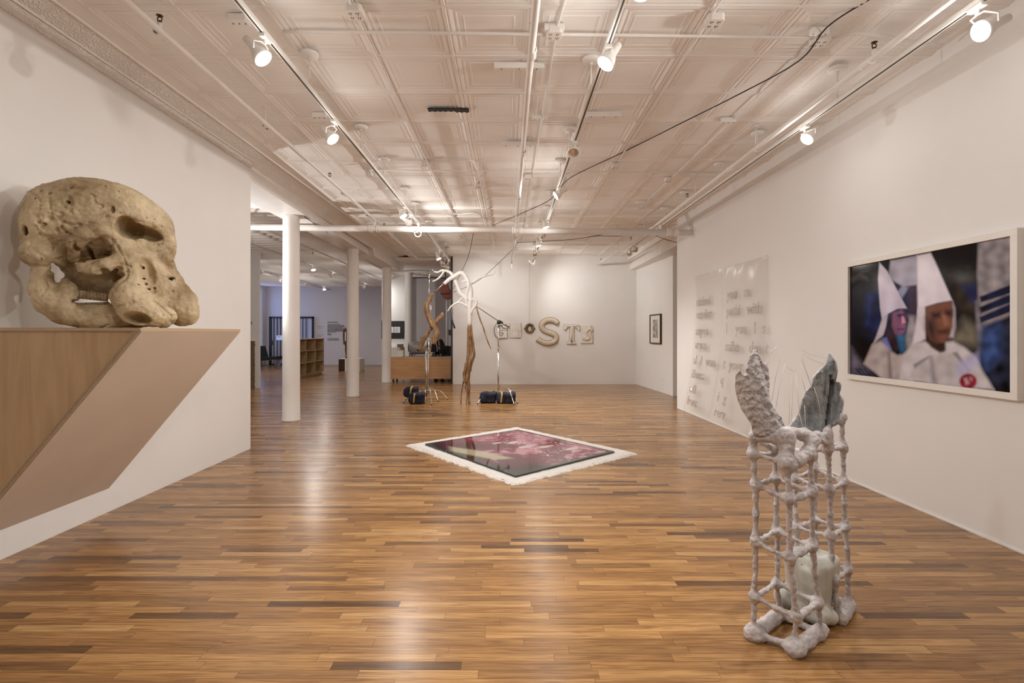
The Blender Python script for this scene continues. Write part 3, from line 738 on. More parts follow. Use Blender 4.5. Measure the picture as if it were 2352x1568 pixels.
for k, (a0, a1) in enumerate(((0,.010),(.012,.019),(.021,.028))):
    p0 = Vector((XT,Yf,ZT-.022)) + Vector((-a0*1.45,0,0)); p1 = Vector((XW,Yf,ZB)) + Vector((0,0,a0*1.3)); q0 = Vector((XT,Yf,ZT-.022)) + Vector((-a1*1.45,0,0)); q1 = Vector((XW,Yf,ZB)) + Vector((0,0,a1*1.3))
    m.prism([p0,p1,q1,q0], (0,-.004,0), (0,0.012,0))
m.build('edge_strip', M_EDGE, pl, fix=True)
m = MB(); m.box(XW,XW+.03,Yf+.03,Yb-.01,ZB+.06,ZT-.022); m.build('wall_cleat', M_PLY, pl)

M_BONE = mat_stain('weathered_bone', (0.64,0.515,0.335), (0.235,0.155,0.068), (0.12,0.07,0.03), 2.7, 34, .62, .009, (0.25,0.345))
M_TEETH = mat('old_ivory_teeth', (0.42,0.32,0.19), .45, var=.4, scale=30)
SU, SW = Vector((.908,.42,0)), Vector((.42,-.908,0)); SU.normalize(); SW = Vector((SU.y,-SU.x,0)); S0 = Vector((-3.35,3.40,0))
def sk(px, py, w=0.0):                      # photo pixel on the skull's plane at offset w -> local (u, v, w)
    d = Vector(((px-CX)/F,1,-(py-CY)/F)); C0 = Vector((0,0,EYE))
    s = (w - (C0-S0).dot(SW))/d.dot(SW); p = C0 + d*s
    return np.array([(p-S0).dot(SU), p.z, w])
def skr(px, py, rpx, rpy, w=0.0):
    a = sk(px-rpx,py,w); b2 = sk(px+rpx,py,w); c2 = sk(px,py-rpy,w); d2 = sk(px,py+rpy,w)
    return abs(b2[0]-a[0])/2, abs(c2[1]-d2[1])/2
def to_world(v): return np.array(S0)[None,:]*[1,1,0] + v[:,0:1]*np.array(SU) + v[:,1:2]*np.array([0,0,1]) + v[:,2:3]*np.array(SW)
HS = .0066
fd = Field((-.12,1.50,-.40),(1.32,2.75,.45),HS)
def SE(px, py, rx, ry, w, rw, k=.05, sub=False, rot=0.0):
    a, b3 = skr(px,py,rx,ry,w); fd.ell(sk(px,py,w), (a,b3,rw), k, sub, rot, 2)
def SC_(p, k=.04, sub=False):               # chain of (px, py, w, r_px)
    pts = [sk(a,b3,w) for a,b3,w,r in p]; rs = [skr(a,b3,r,r,w)[1] for a,b3,w,r in p]; fd.chain(pts, rs, k, sub)
# cranium
SE(205,508,146,92,0.0,.26,.06); SE(133,518,80,80,.02,.23,.06); SE(285,505,92,72,-.02,.23,.06); SE(230,470,110,54,0,.23,.05)
SC_([(300,478,-.05,36),(345,520,-.06,44),(360,565,-.08,36),(374,604,-.10,22)])
SE(120,585,62,42,.02,.20,.05)                                    # temple, lower back
SE(78,582,28,26,.12,.10,.02); SE(96,594,18,13,.14,.09,.02)        # condyle
SC_([(62,478,.0,9),(58,520,.06,8),(60,560,.08,9)],.02)
# brow, cheek, orbit rim
SC_([(168,592,.15,9),(174,560,.22,13),(196,536,.26,15),(228,524,.26,14),(256,536,.23,14),(266,565,.21,12),(282,600,.21,15)],.025)
SC_([(266,500,.12,30),(276,560,.15,22),(298,600,.17,20),(305,640,.18,24)],.04)
# zygomatic arch
SC_([(174,609,.25,6),(190,616,.27,10),(212,622,.28,13),(240,612,.27,15),(270,596,.24,17)],.015)
SC_([(205,606,.24,8),(245,600,.23,9),(272,590,.22,10)],.015)
# face between the sockets, nasal region
SC_([(325,600,.02,40),(340,650,.02,42),(350,690,.02,36)],.05)
SC_([(350,585,.06,14),(372,590,.02,16),(385,606,-.04,14)],.02)
# tusk sockets
SC_([(292,640,.18,22),(298,680,.20,34),(320,706,.20,41),(350,722,.18,31),(374,728,.14,24)],.04)
SC_([(362,600,-.10,26),(388,655,-.10,30),(407,690,-.08,36),(418,718,-.06,31)],.04)
SE(438,718,16,22,-.05,.09,.03)
# inner skull base seen through the gaps
SE(195,640,50,46,-.12,.12,.03); SE(262,632,34,34,-.08,.13,.03); SC_([(160,600,-.02,24),(200,640,-.05,30),(250,650,-.02,26)],.03)
# lower jaw
SC_([(100,604,.10,11),(97,630,.12,18),(101,662,.14,25),(116,692,.14,27),(146,715,.14,27),(190,728,.13,24),(240,736,.11,19),(300,739,.06,15),(330,742,.02,9)],.03)
SC_([(151,644,.13,9),(154,662,.14,17),(152,690,.14,23)],.025)
SC_([(176,706,.11,13),(215,711,.10,15),(255,708,.10,15),(285,712,.10,18)],.03)
# hollows
SE(299,524,30,25,.14,.22,.015,True,rot=-.1); SE(336,533,36,16,.14,.20,.012,True,rot=-.30)          # nasal opening
SC_([(318,503,.15,10),(350,512,.10,9)],.02); SC_([(352,545,.12,5),(368,546,.08,6)],.01,True)
SE(224,568,34,22,.30,.14,.02,True,rot=-.15); SE(196,584,9,20,.22,.24,.008,True); SE(172,575,8,18,.26,.08,.01,True)   # orbit
SE(258,634,26,9,.30,.18,.012,True,rot=.35); SE(206,652,50,22,.30,.24,.012,True); SE(165,618,12,14,.28,.20,.012,True)  # under the arch
SE(215,694,48,5,.10,.16,.006,True)                                                            # slit between the teeth rows
SC_([(128,618,.4,10),(128,618,-.4,10)],.008,True); SC_([(139,630,.4,9),(137,630,-.4,9)],.008,True); SC_([(120,606,.4,6),(120,606,-.4,6)],.008,True)   # gap before the jaw
SC_([(184,695,.4,5.0),(184,695,-.4,5.0)],.0,True); SC_([(198,696,.4,3.5),(198,696,-.4,3.5)],.0,True)
SE(338,622,17,36,.20,.11,.02,True,rot=.30); SC_([(316,588,.22,7),(321,612,.22,8),(330,640,.2,6),(345,665,.2,5)],.015,True)   # groove beside the nose
SC_([(318,584,.20,4),(332,574,.17,5),(350,578,.12,5)],.01,True)
SE(306,731,36,13,.38,.22,.010,True,rot=-.12); SC_([(322,728,.34,11),(342,740,.34,8)],.01,True)  # open tusk socket
SC_([(352,690,.24,4),(374,704,.2,4),(392,724,.16,4),(396,748,.14,5)],.01,True)                  # seam between the sockets
SE(393,640,8,5,.0,.5,.01,True); SE(244,625,9,7,.26,.20,.01,True)
SE(50,494,9,11,.04,.14,.01,True); SE(60,530,9,12,.16,.10,.01,True); SE(255,478,4,9,.26,.08,.004,True); SE(110,500,10,8,.28,.05,.02,True); SE(104,522,8,5,.28,.04,.01,True)
for px, py in ((323,612),(328,640),(334,652),(340,664),(352,661),(163,468),(84,458)): SE(px,py,3.5,2.6,.18,.22,.004,True)
def front_w(px, py):                         # where the bone surface meets the line of sight
    for w in np.arange(.44,-.2,-HS):
        q = sk(px,py,w); k = np.round((q-fd.lo)/HS).astype(int)
        if np.all(k >= 0) and np.all(k < fd.n) and fd.F[tuple(k)] < 0: return w
    return None
def crack(pp, r, wob=1.6):
    P_ = curve_pts([Vector((a,b3,0)) for a,b3 in pp],7); out = []
    for v in P_:
        n_ = noise.noise(v*.13)*wob*2; m_ = noise.noise(v*.11+Vector((9,4,1)))*wob*2; x, y = v.x+n_, v.y+m_; w = front_w(x,y)
        if w is not None: out.append((sk(x,y,w), r*(.75+.5*random.random())*.0031))
    for (a,ra),(b3,rb) in zip(out, out[1:]):
        if np.linalg.norm(a-b3) < .06: fd.cap(a,b3,ra,rb,.002,True)
for pp, r in (([(258,553),(258,565),(254,580),(244,588)],2.6),([(259,552),(268,566),(280,584),(288,604),(292,622),(290,640),(276,652),(262,664),(256,680),(255,700)],3.0),([(292,608),(300,612)],2.2),([(176,592),(195,588),(228,588),(250,583)],2.6),
              ([(204,511),(220,512),(232,519),(240,526)],2.2),([(70,440),(84,450),(92,465)],3.0),([(112,455),(114,475),(118,500)],2.2),([(158,452),(162,468)],3.2),([(140,524),(152,534),(168,543),(176,556)],3.2),([(100,545),(120,556),(150,552)],2.4),
              ([(82,520),(92,535),(104,540),(112,552)],2.6),([(196,440),(212,448),(222,468),(232,472)],2.2),([(262,712),(275,704),(290,700),(305,692)],2.2),([(350,672),(358,676),(356,668)],3.0),([(392,602),(397,606)],2.4),([(104,645),(106,660),(103,668)],2.4),([(352,692),(366,700),(384,716),(393,728),(395,744)],3.2),([(235,752),(250,748)],2),([(300,510),(312,505),(325,508)],2.4),([(372,548),(374,556),(365,562)],2.6)): crack(pp, r)
for k in range(60):                           # porous pitting of the old cranium
    px, py = random.gauss(125,32), random.gauss(515,36); w = front_w(px,py)
    if w is not None: fd.ell(sk(px,py,w), tuple(random.uniform(.006,.018) for _ in range(3)), .004, True)
# everything stands on the plinth: cut flat at its top
fd.F[:, :int((ZT+.001-1.50)/HS)+1, :] = .5
skl = thing('elephant_skull', 'large weathered tan and cream elephant skull resting on the wedge plinth', 'skull', (-2.9,3.6,ZT))
skin('bone', fd, M_BONE, skl, to_world, [(.012,5.0),(.007,16.0),(.0042,44.0),(.0016,110.0)])
m = MB()
for k in range(9):                          # molar plates, upper and lower rows
    px = 178 + k*8.2; p = Vector(to_world(sk(px,676+k*.9,.13)[None])[0]); q = Vector(to_world(sk(px+4,699-k*.3,.11)[None])[0])
    m.tube([p+Vector((0,0,.03)), p, p-Vector((0,0,.028))], [.013,.0145,.010], 8)
    m.tube([q-Vector((0,0,.02)), q+Vector((0,0,.004)), q+Vector((0,0,.012))], [.012,.012,.008], 8)
m.build('molars', M_TEETH, skl, label='row of worn molar plates')

# ================================================================== PLASTER LATTICE SCULPTURE
M_PLASTER = mat_stain('rough_plaster', (0.60,0.56,0.56), (0.46,0.42,0.42), (0.20,0.16,0.14), 9, 70, .9, .006, (0.26,0.36))
M_GREYIN = mat_stain('grey_wash_plaster', (0.36,0.375,0.39), (0.17,0.185,0.20), (0.09,0.09,0.10), 7, 60, .75, .004, (0.26,0.36))
lat = thing('lattice_sculpture', 'pale rough plaster lattice tower sculpture with two ragged wing shapes on top', 'sculpture', (1.6,2.6,0))
fl = Field((1.08,2.28,-.01),(2.06,3.08,1.20),.0062)
def LP(px, py, Y): return np.array(W(px,py,Y))
posts = {
 1:(2.49,[(1729.5,1041),(1734.5,1111),(1734.5,1243),(1733,1369.6),(1731,1459)]),
 2:(2.385,[(1806,1060),(1811.6,1145.7),(1814,1280),(1829,1416.8),(1823,1497)]),
 3:(2.49,[(1861,1048.6),(1864,1128),(1866,1252.6),(1878.8,1382),(1883,1461)]),
 4:(2.66,[(1779,1040),(1780.8,1098),(1784,1217.8),(1784,1337),(1789,1414)]),
 5:(2.80,[(1829,1040),(1826.6,1098.4),(1829,1210),(1832,1300),(1836,1383)]),
 6:(2.62,[(1902,1028.8),(1906,1123),(1908.6,1230),(1916,1330),(1926,1426)]),
 7:(2.745,[(1934,958),(1936,1026),(1937.5,1106),(1941,1210),(1948.5,1307),(1951,1395)]),
 8:(2.93,[(1871,1010),(1871,1073.5),(1871,1193),(1876,1280),(1882,1356)])}
ND = {k: [LP(a,b3,Y) for a,b3 in pp] for k,(Y,pp) in posts.items()}
for k, pp in ND.items():
    for i in range(len(pp)-1): 
        mid = (pp[i]+pp[i+1])/2 + np.array([random.uniform(-.004,.004),random.uniform(-.004,.004),0])
        fl.cap(pp[i],mid,.0148,.0118,.012); fl.cap(mid,pp[i+1],.0118,.0148,.012)
    for p in pp[:-1]: fl.ell(p,(.0195,.0195,.025),.024)
def rail(a, b3, r=.013, k=.026):
    mid = (np.array(a)+np.array(b3))/2 + np.array([0,0,-.006]); fl.cap(a,mid,r*1.22,r*.78,k*.8); fl.cap(mid,b3,r*.78,r*1.22,k*.8)
for i in range(5):
    for a, b3 in ((1,2),(2,3),(3,4),(1,4)):
        if i == 4: continue
        rail(ND[a][i], ND[b3][i], .0165 if (a,b3)==(2,3) else .012)
g = lambda p, z: np.array([p[0],p[1],z])
b1, b2_, b3_, b4 = [g(ND[k][-1], .026) for k in (1,2,3,4)]
fl.cap(b1,b4,.036,.033,.03); fl.cap(b2_-np.array([.0,.02,0]),b3_+np.array([.03,.03,0]),.036,.033,.03); fl.cap(b1,b2_,.016,.016,.03); fl.cap(b4,b3_,.014,.014,.02)
fl.ell(b1,(.046,.044,.036),.03); fl.ell(b2_-np.array([0,.012,0]),(.044,.04,.036),.03)
n7 = {5:[0,1,2,3],6:[0,1,2,3],7:[1,2,3,4],8:[0,1,2,3]}
for i in range(4):
    for a, b3 in ((6,7),(7,8),(8,5),(5,6)): rail(ND[a][n7[a][i]], ND[b3][n7[b3][i]], .0115)
c6, c7, c8, c5 = g(ND[6][-1],.026), g(ND[7][-1],.030), g(ND[8][-1],.02), g(ND[5][-1],.02)
fl.cap(c6+np.array([.02,.0,0]),c7,.030,.034,.03); fl.cap(c7,c8,.014,.014,.02); fl.cap(c5,c8,.016,.016,.02); fl.cap(c5,c6,.014,.014,.02)
# collar under the wings
fl.cap(LP(1806,1000,2.42),LP(1808,1070,2.40),.036,.034,.03); fl.cap(LP(1731,1004,2.49),ND[1][0],.018,.016,.02)
fl.chain([LP(1806,1065,2.41),LP(1830,1058,2.43),LP(1855,1042,2.47),LP(1866,1010,2.5),LP(1850,992,2.52)],[.030,.022,.028,.026,.02],.03)
fl.chain([LP(1733,1001,2.48),LP(1760,1004,2.45),LP(1790,1004,2.43),LP(1806,1000,2.42)],[.022,.022,.026,.03],.03)
fl.chain([LP(1808,990,2.46),LP(1840,996,2.52),LP(1875,1002,2.58),LP(1900,1000,2.62)],[.026,.022,.022,.022],.03)
fl.chain([LP(1745,1010,2.6),LP(1775,1030,2.66),LP(1795,1020,2.6)],[.016,.02,.02],.02)
fl.cap(LP(1895,990,2.62),LP(1902,1028,2.62),.026,.022,.03); fl.chain([LP(1900,990,2.62),LP(1908,972,2.66),LP(1930,968,2.74)],[.018,.012,.014],.02)
fl.chain([LP(1862,1020,2.5),LP(1885,1012,2.56),LP(1902,1020,2.62)],[.012,.010,.012],.015)
skin('frame', fl, M_PLASTER, lat, None, [(.006,20),(.0045,62),(.002,130)])

def blade(name, poly, depth, m, thick, step, par, rgh, lab=None):
    """ragged sheet filling a pixel outline; depth(px,py) gives how far away it is, thick its thickness"""
    P = np.array(poly, float); x0, y0 = P.min(0); x1, y1 = P.max(0)
    gx = np.arange(x0-step, x1+2*step, step); gy = np.arange(y0-step, y1+2*step, step)
    A = P; B = np.roll(P,-1,0)
    def inside(x, y):
        c = np.zeros(np.shape(x), bool)
        for (ax,ay),(bx_,by_) in zip(A,B):
            if ay == by_: continue
            c ^= ((ay > y) != (by_ > y)) & (x < (bx_-ax)*(y-ay)/(by_-ay)+ax)
        return c
    Xc, Yc = np.meshgrid((gx[:-1]+gx[1:])/2, (gy[:-1]+gy[1:])/2, indexing='ij'); C = inside(Xc,Yc)
    nx, ny = len(gx), len(gy); use = np.zeros((nx,ny), int)
    for di in (0,1):
        for dj in (0,1): use[di:nx-1+di, dj:ny-1+dj] += C
    ids = -np.ones((nx,ny), int); lst = []
    for i in range(nx):
        for j in range(ny):
            if use[i,j] == 0: continue
            p = np.array([gx[i],gy[j]])
            if use[i,j] < 4:
                best = None
                for a_, b_ in zip(A,B):
                    ba = b_-a_; tt = np.clip(((p-a_)@ba)/max(ba@ba,1e-9),0,1); q = a_+tt*ba; dd = np.hypot(*(p-q))
                    if best is None or dd < best[0]: best = (dd,q)
                p = best[1]
            ids[i,j] = len(lst); lst.append((p, use[i,j] < 4))
    vs = []; n = len(lst)
    for side in (0,1):
        for p, edge in lst:
            Y = depth(p[0],p[1]) + (thick if side else 0)*(0.35 if edge else 1)
            v = W(p[0],p[1],Y); nz = noise.noise(v*38)*rgh + noise.noise(v*110)*rgh*.6
            vs.append((v.x, v.y + nz*(1 if not side else -1), v.z + (nz*.5 if edge else 0)))
    fs = []; edges = {}
    for i in range(nx-1):
        for j in range(ny-1):
            if C[i,j]:
                q = (ids[i,j],ids[i+1,j],ids[i+1,j+1],ids[i,j+1]); fs.append(q); fs.append(tuple(n+k for k in reversed(q)))
                for a_, b_ in zip(q, q[1:]+q[:1]): edges[(a_,b_)] = 1
    for (a_,b_) in list(edges):
        if (b_,a_) not in edges: fs.append((b_,a_,n+a_,n+b_))
    mb = MB(); mb.add(vs, fs, True); return mb.build(name, m, par, label=lab, fix=True)
Lw = [(1697,846),(1700,852),(1702.5,857),(1708,862),(1713,858),(1714,840),(1720,824),(1727,812),(1731,803),(1741,805),(1745,818),(1752,833),(1762,837),(1766,856),(1766,904),(1772,925),(1777,937),(1792,958),(1808,985),(1812,1005),(1785,1004),(1765,1000),(1731,1000),(1725,973),(1708,948),(1695,922),(1688,887),(1689,862)]
def dl(x, y):
    cx = 1728 + (y-880)*.32; fold = math.exp(-((x-(1736+(y-815)*.36))/3.5)**2)*.022*(1 if 815 < y < 975 else 0)
    return 2.42 + ((x-cx)/46.0)**2*.05 + (.03 if x > 1738+(y-815)*.36 else 0) + fold
blade('wing', Lw, dl, M_PLASTER, .022, 2.2, lat, .012, 'whitish crusted wing shape nearer the plastic sheets')
Rw = [(1905,811),(1910,820),(1918,832),(1921,851),(1917,879),(1928,879),(1929,890),(1926,904),(1935,918),(1932,943),(1926,969),(1901,981),(1890,992),(1852,1000),(1825,995),(1812,987),(1822,968),(1836,948),(1845,915),(1852,899),(1865,887),(1868,870),(1873,862),(1884,850),(1896,839),(1902,825)]
def dr(x, y):
    a = (x-1885-(y-900)*-.18)/48.0; f = math.exp(-((x-(1908-(y-860)*.12))/2.5)**2)*.02*(1 if y > 860 else 0)
    return 2.64 - a*a*.06 + (.05 if x > 1908-(y-860)*.12 and y > 872 else 0)*1 + f - max(0,(y-950)/50)*.05 + noise.noise(Vector((x*.09,y*.02,3)))*.018
blade('wing', Rw, dr, M_GREYIN, .028, 2.2, lat, .006, 'grey washed hollow wing shape with a white ragged rim')
m = MB(); Rr = [(p[0],p[1]) for p in Rw]
pts = [W(x,y,dr(x,y)+.012) for x, y in Rr]+[W(Rr[0][0],Rr[0][1],dr(*Rr[0])+.012)]
m.tube(curve_pts(pts,3), .0075, 6); m.build('wing_rim', M_PLASTER, lat)
M_WIRE = mat('pale_bristle', (0.88,0.84,0.78), .4, var=.3)
def bristle(pp, Y):
    m = MB(); m.tube([W(x,y,Y+dy) for x,y,dy in pp], .0011, 5, True); m.build('bristle', M_WIRE, lat)
for pp, Y in [([(1752,832,0),(1768,808,-.02),(1784,796,-.03)],2.5),([(1763,837,0),(1782,808,0),(1792,828,0),(1781,868,0),(1773,918,0)],2.5),([(1803,836,0),(1792,880,0),(1782,935,0)],2.5),([(1803,835,0),(1814,848,0),(1826,853,0)],2.55),
              ([(1820,854,0),(1814,920,0),(1812,975,0)],2.55),([(1827,855,0),(1821,900,0),(1817,975,0)],2.55),([(1828,858,0),(1832,905,0),(1836,945,0)],2.58),([(1904,824,0),(1878,818,-.02),(1856,812,-.04),(1841,802,-.06)],2.62),([(1898,838,0),(1866,826,-.02),(1843,812,-.05),(1843,828,-.05),(1863,885,0)],2.62),
              ([(1841,836,0),(1842,870,0),(1851,900,0)],2.58),([(1836,950,0),(1843,975,0),(1846,990,0)],2.5),([(1848,930,0),(1850,970,0),(1852,990,0)],2.5),([(1870,890,0),(1880,920,0),(1886,960,0)],2.5)]: bristle(pp, Y)

M_HEADST = mat_stain('pale_speckled_stone', (0.61,0.625,0.575), (0.52,0.53,0.48), (0.10,0.09,0.07), 5, 75, .5, .001, (0.27,0.31))
hd = Field((1.42,2.44,-.02),(1.90,2.92,.40),.0062)
hd.rbox((1.672,2.70,.205),(.108,.105,.140),.045,.02,False,.62,.12)
hd.ell((1.60,2.63,.085),(.062,.055,.055),.03); hd.ell((1.555,2.72,.09),(.075,.06,.065),.03); hd.ell((1.645,2.615,.062),(.075,.075,.060),.02)
hd.ell((1.70,2.62,.045),(.055,.06,.045),.015); hd.ell((1.765,2.70,.085),(.05,.05,.028),.015)
hd.rbox((1.60,2.61,.215),(.028,.05,.09),.025,.03,False,.62)
for p in ((1825,1323),(1827,1342)): c0 = np.array(W(p[0],p[1],2.60)); hd.cap(c0-np.array([.004,.05,-.004]), c0+np.array([.006,.05,-.012]),.0045,.0045,.002,True)
hd.cap((1.60,2.54,.118),(1.68,2.56,.112),.006,.006,.004,True)
hs = thing('stone_head', 'pale green speckled blocky head standing on the floor inside the plaster lattice', 'sculpture', (1.66,2.68,0))
hd.F[:, :, :int(.021/.0062)] = .5
skin('head', hd, M_HEADST, hs, lambda v: v, [(.002,14)])

# ================================================================== LARGE FRAMED PHOTOGRAPH
def vcol_mat(name, rough, coat=0.0, spec=.5):
    m, t, b = nt(name); at = N(t,'ShaderNodeAttribute'); at.attribute_name = 'print'
    L(t, at.outputs['Color'], b.inputs['Base Color']); b.inputs['Roughness'].default_value = rough; b.inputs['Specular IOR Level'].default_value = spec
    b.inputs['Coat Weight'].default_value = coat; b.inputs['Coat Roughness'].default_value = .03; return m
def s2l(c): c = np.array(c)/255.0; return np.where(c <= .04045, c/12.92, ((c+.055)/1.055)**2.4)
def poly_dist(P, x, y):
    P = np.array(P, float); ins = np.zeros(x.shape, bool); d = np.full(x.shape, 1e9)
    for a, b3 in zip(P, np.roll(P,-1,0)):
        if a[1] != b3[1]: ins ^= ((a[1] > y) != (b3[1] > y)) & (x < (b3[0]-a[0])*(y-a[1])/(b3[1]-a[1])+a[0])
        ba = b3-a; tt = np.clip(((x-a[0])*ba[0]+(y-a[1])*ba[1])/max(ba@ba,1e-9),0,1); d = np.minimum(d, np.hypot(x-a[0]-tt*ba[0], y-a[1]-tt*ba[1]))
    return np.where(ins, -d, d)
def print_mesh(name, corners, nu, nv, paint, m, par):
    """flat print: grid between four world corners (TL, TR, BR, BL), coloured by paint(px, py)"""
    TL, TR, BR, BL = [np.array(c) for c in corners]; u, v = np.meshgrid(np.linspace(0,1,nu), np.linspace(0,1,nv)); u = u.ravel(); v = v.ravel()
    P = (TL*(1-u)[:,None]+TR*u[:,None])*(1-v)[:,None] + (BL*(1-u)[:,None]+BR*u[:,None])*v[:,None]
    col = paint(u, v, P); o0 = np.array(org(par)); me = bpy.data.meshes.new(name)
    fs = [(j*nu+i, (j+1)*nu+i, (j+1)*nu+i+1, j*nu+i+1) for j in range(nv-1) for i in range(nu-1)]
    me.from_pydata((P-o0).tolist(), [], fs); ca = me.color_attributes.new('print','FLOAT_COLOR','POINT')
    ca.data.foreach_set('color', np.concatenate([col, np.ones((len(col),1))],1).ravel().astype(np.float32)); me.materials.append(m); me.update()
    o = bpy.data.objects.new(name, me); link(o); o.parent = par; return o
fx = lambda y: rwx(y)-.045
TLp, BRp = (3.49, 2.255), (5.13, 1.125)          # y and z of the image corners
pw = thing('framed_photograph', 'large white framed colour photograph of people in pointed white hoods on the bare wall', 'picture', (rwx(4.3),4.3,1.1))
cz0, cz1, cy0, cy1 = 1.128, 2.245, 3.487, 5.12
def onwall(y, z, off): return Vector((rwx(y)-off, y, z))
PHX = [(1960.7,613),(2334.6,541),(2336,900),(1963,858)]
def photo_paint(u, v, P):
    # picture coordinates: a = 0..1400 along, b = 0..1000 down (undistorted picture plane)
    q = np.array([(152,348),(1548,78),(1553,1420),(160,1262)], float)
    dst = np.array([(0,0),(1,0),(1,1),(0,1)], float); A = []
    for (X,Y),(a,b3) in zip(q,dst): A += [[a,b3,1,0,0,0,-a*X,-b3*X],[0,0,0,a,b3,1,-a*Y,-b3*Y]]
    Hm = np.append(np.linalg.solve(np.array(A), q.ravel()),1).reshape(3,3)
    w = Hm[2,0]*u+Hm[2,1]*v+Hm[2,2]; x = (Hm[0,0]*u+Hm[0,1]*v+Hm[0,2])/w; y = (Hm[1,0]*u+Hm[1,1]*v+Hm[1,2])/w
    def nz(s, k=0): return np.array([noise.noise(Vector((a/s,b3/s,k))) for a,b3 in zip(x,y)])
    n1 = nz(90,1); n2 = nz(75,2)*.8; n3 = nz(160,5)
    c = np.ones((len(u),3))*s2l((17,14,17)); c *= (1+.7*n3)[:,None]
    def lay(poly, col, soft=8, var=.12, nn=None, op=1.0):
        nonlocal c
        soft = soft*1.9; d = poly_dist(poly,x,y); al = np.clip(.5-d/(2*soft),0,1)*op; nn = n1 if nn is None else nn
        c = c*(1-al[:,None]) + (s2l(col)[None,:]*(1+var*nn*2)[:,None])*al[:,None]
    lay([(1030,420),(1120,360),(1230,420),(1260,640),(1180,760),(1060,640)],(56,48,34),45,.5)
    lay([(1060,900),(1140,790),(1230,860),(1260,1040),(1000,1000)],(112,106,92),30,.3)
    lay([(1120,500),(1240,480),(1250,640),(1190,640)],(26,34,84),25,.3)
    lay([(300,570),(370,570),(330,840),(285,860)],(32,44,92),18,.4); lay([(400,560),(450,700),(430,900),(330,940)],(24,30,70),25,.4)
    lay([(165,1030),(230,1120),(290,1200),(360,1290),(170,1260)],(92,88,104),14,.5,n2)
    for k in range(3): lay([(200+k*34,1215),(216+k*34,1215),(300+k*30,1290),(270+k*30,1290)],(28,30,60),5)
    # figure at the right edge
    lay([(1248,120),(1548,78),(1550,760),(1390,820),(1310,860),(1270,830),(1250,640),(1240,380)],(142,136,142),8,.38,n2)
    lay([(1225,640),(1262,610),(1300,860),(1262,1200),(1240,960)],(120,116,124),8,.4,n2)
    for a, b3 in ((600,520),(690,600),(775,680)): lay([(1262,a),(1550,b3-35),(1552,b3+40),(1275,a+48)],(24,28,58),5,.4)
    lay([(1300,860),(1552,770),(1556,1420),(1330,1340),(1262,1200)],(30,34,52),20,.8)
    lay([(1300,880),(1420,840),(1440,1100),(1330,1210),(1270,1160)],(58,82,140),30,.5,n2)
    # hood behind
    lay([(498,290),(722,245),(735,500),(610,515),(480,440)],(168,166,182),6,.18); lay([(600,505),(660,520),(600,610),(560,560)],(150,148,170),6)
    lay([(650,520),(732,505),(732,760),(660,730)],(64,36,30),12,.4)
    lay([(640,760),(700,770),(760,960),(700,1060),(620,1030)],(150,142,140),14,.3,n2)
    # woman: hood, face, hair, robe
    lay([(402,305),(470,380),(560,550),(642,702),(560,706),(480,750),(430,800),(412,700),(392,450)],(206,198,214),4,.10)
    lay([(430,790),(482,748),(465,860),(440,930),(355,1005),(395,900)],(190,182,196),5,.12)
    lay([(482,748),(560,708),(638,702),(660,800),(640,900),(600,1010),(540,1090),(490,1040),(455,940)],(46,30,34),6,.5,n2)
    lay([(520,735),(600,715),(630,760),(634,830),(622,905),(580,940),(540,915),(512,850)],(128,78,104),6,.25,n2)
    lay([(560,752),(602,748),(600,772),(562,774)],(40,28,60),4); lay([(606,745),(628,750),(626,772),(608,770)],(40,28,60),4)
    lay([(598,770),(612,770),(630,820),(600,830)],(216,150,150),5); lay([(560,872),(622,868),(616,884),(566,886)],(90,30,50),4)
    lay([(555,930),(625,930),(632,1080),(590,1080)],(40,90,130),10,.3); lay([(425,955),(470,950),(515,1060),(440,1040)],(110,116,180),6,.3)
    lay([(345,1010),(420,975),(500,1060),(560,1100),(620,1090),(690,1100),(700,1330),(430,1295),(275,1175)],(176,166,166),7,.22,n2)
    lay([(478,1080),(500,1070),(520,1300),(492,1300)],(118,108,108),9)
    # man: robe, hood, face
    lay([(600,1120),(690,1000),(800,980),(900,1050),(960,1070),(970,990),(1040,985),(1130,1030),(1230,1110),(1290,1230),(1390,1395),(1000,1355),(590,1305)],(204,198,204),9,.12)
    lay([(670,1290),(700,1190),(830,1120),(930,1085),(1060,1080),(1180,1180),(1260,1260),(1250,1380),(900,1345)],(186,180,184),10,.15,n2)
    lay([(840,1110),(860,1110),(900,1345),(860,1340)],(140,134,142),12); lay([(700,1180),(830,1110),(825,1125),(715,1210)],(130,126,134),7)
    lay([(1040,1080),(1070,1075),(1180,1230),(1165,1240)],(120,116,126),8)
    lay([(800,960),(960,960),(975,1055),(930,1080),(850,1030)],(56,34,22),8,.2)
    lay([(722,245),(840,222),(880,300),(960,480),(1028,632),(900,655),(790,690),(735,740),(728,500)],(226,220,232),6,.07)
    lay([(735,690),(800,680),(806,800),(802,960),(760,985),(690,1010),(716,860)],(214,206,214),6,.1)
    lay([(1030,640),(1052,700),(1058,860),(1040,945),(1000,945),(1020,800)],(190,184,196),8,.1)
    lay([(800,690),(900,660),(1028,636),(1036,760),(1032,860),(1000,950),(960,990),(900,995),(840,960),(806,880)],(122,80,62),8,.15,n2)
    lay([(806,780),(880,800),(900,990),(840,960),(806,880)],(62,38,30),20,.2)
    lay([(850,740),(930,730),(930,775),(860,785)],(44,28,22),12); lay([(968,720),(1030,715),(1030,765),(975,765)],(44,28,22),12)
    lay([(945,760),(975,765),(1005,840),(965,850)],(150,104,84),10); lay([(900,885),(1000,875),(1000,915),(910,925)],(74,40,30),10)
    lay([(1060,1200),(1130,1130),(1240,1080),(1260,1180),(1130,1280),(1070,1290)],(176,176,218),14,.1,op=.7)
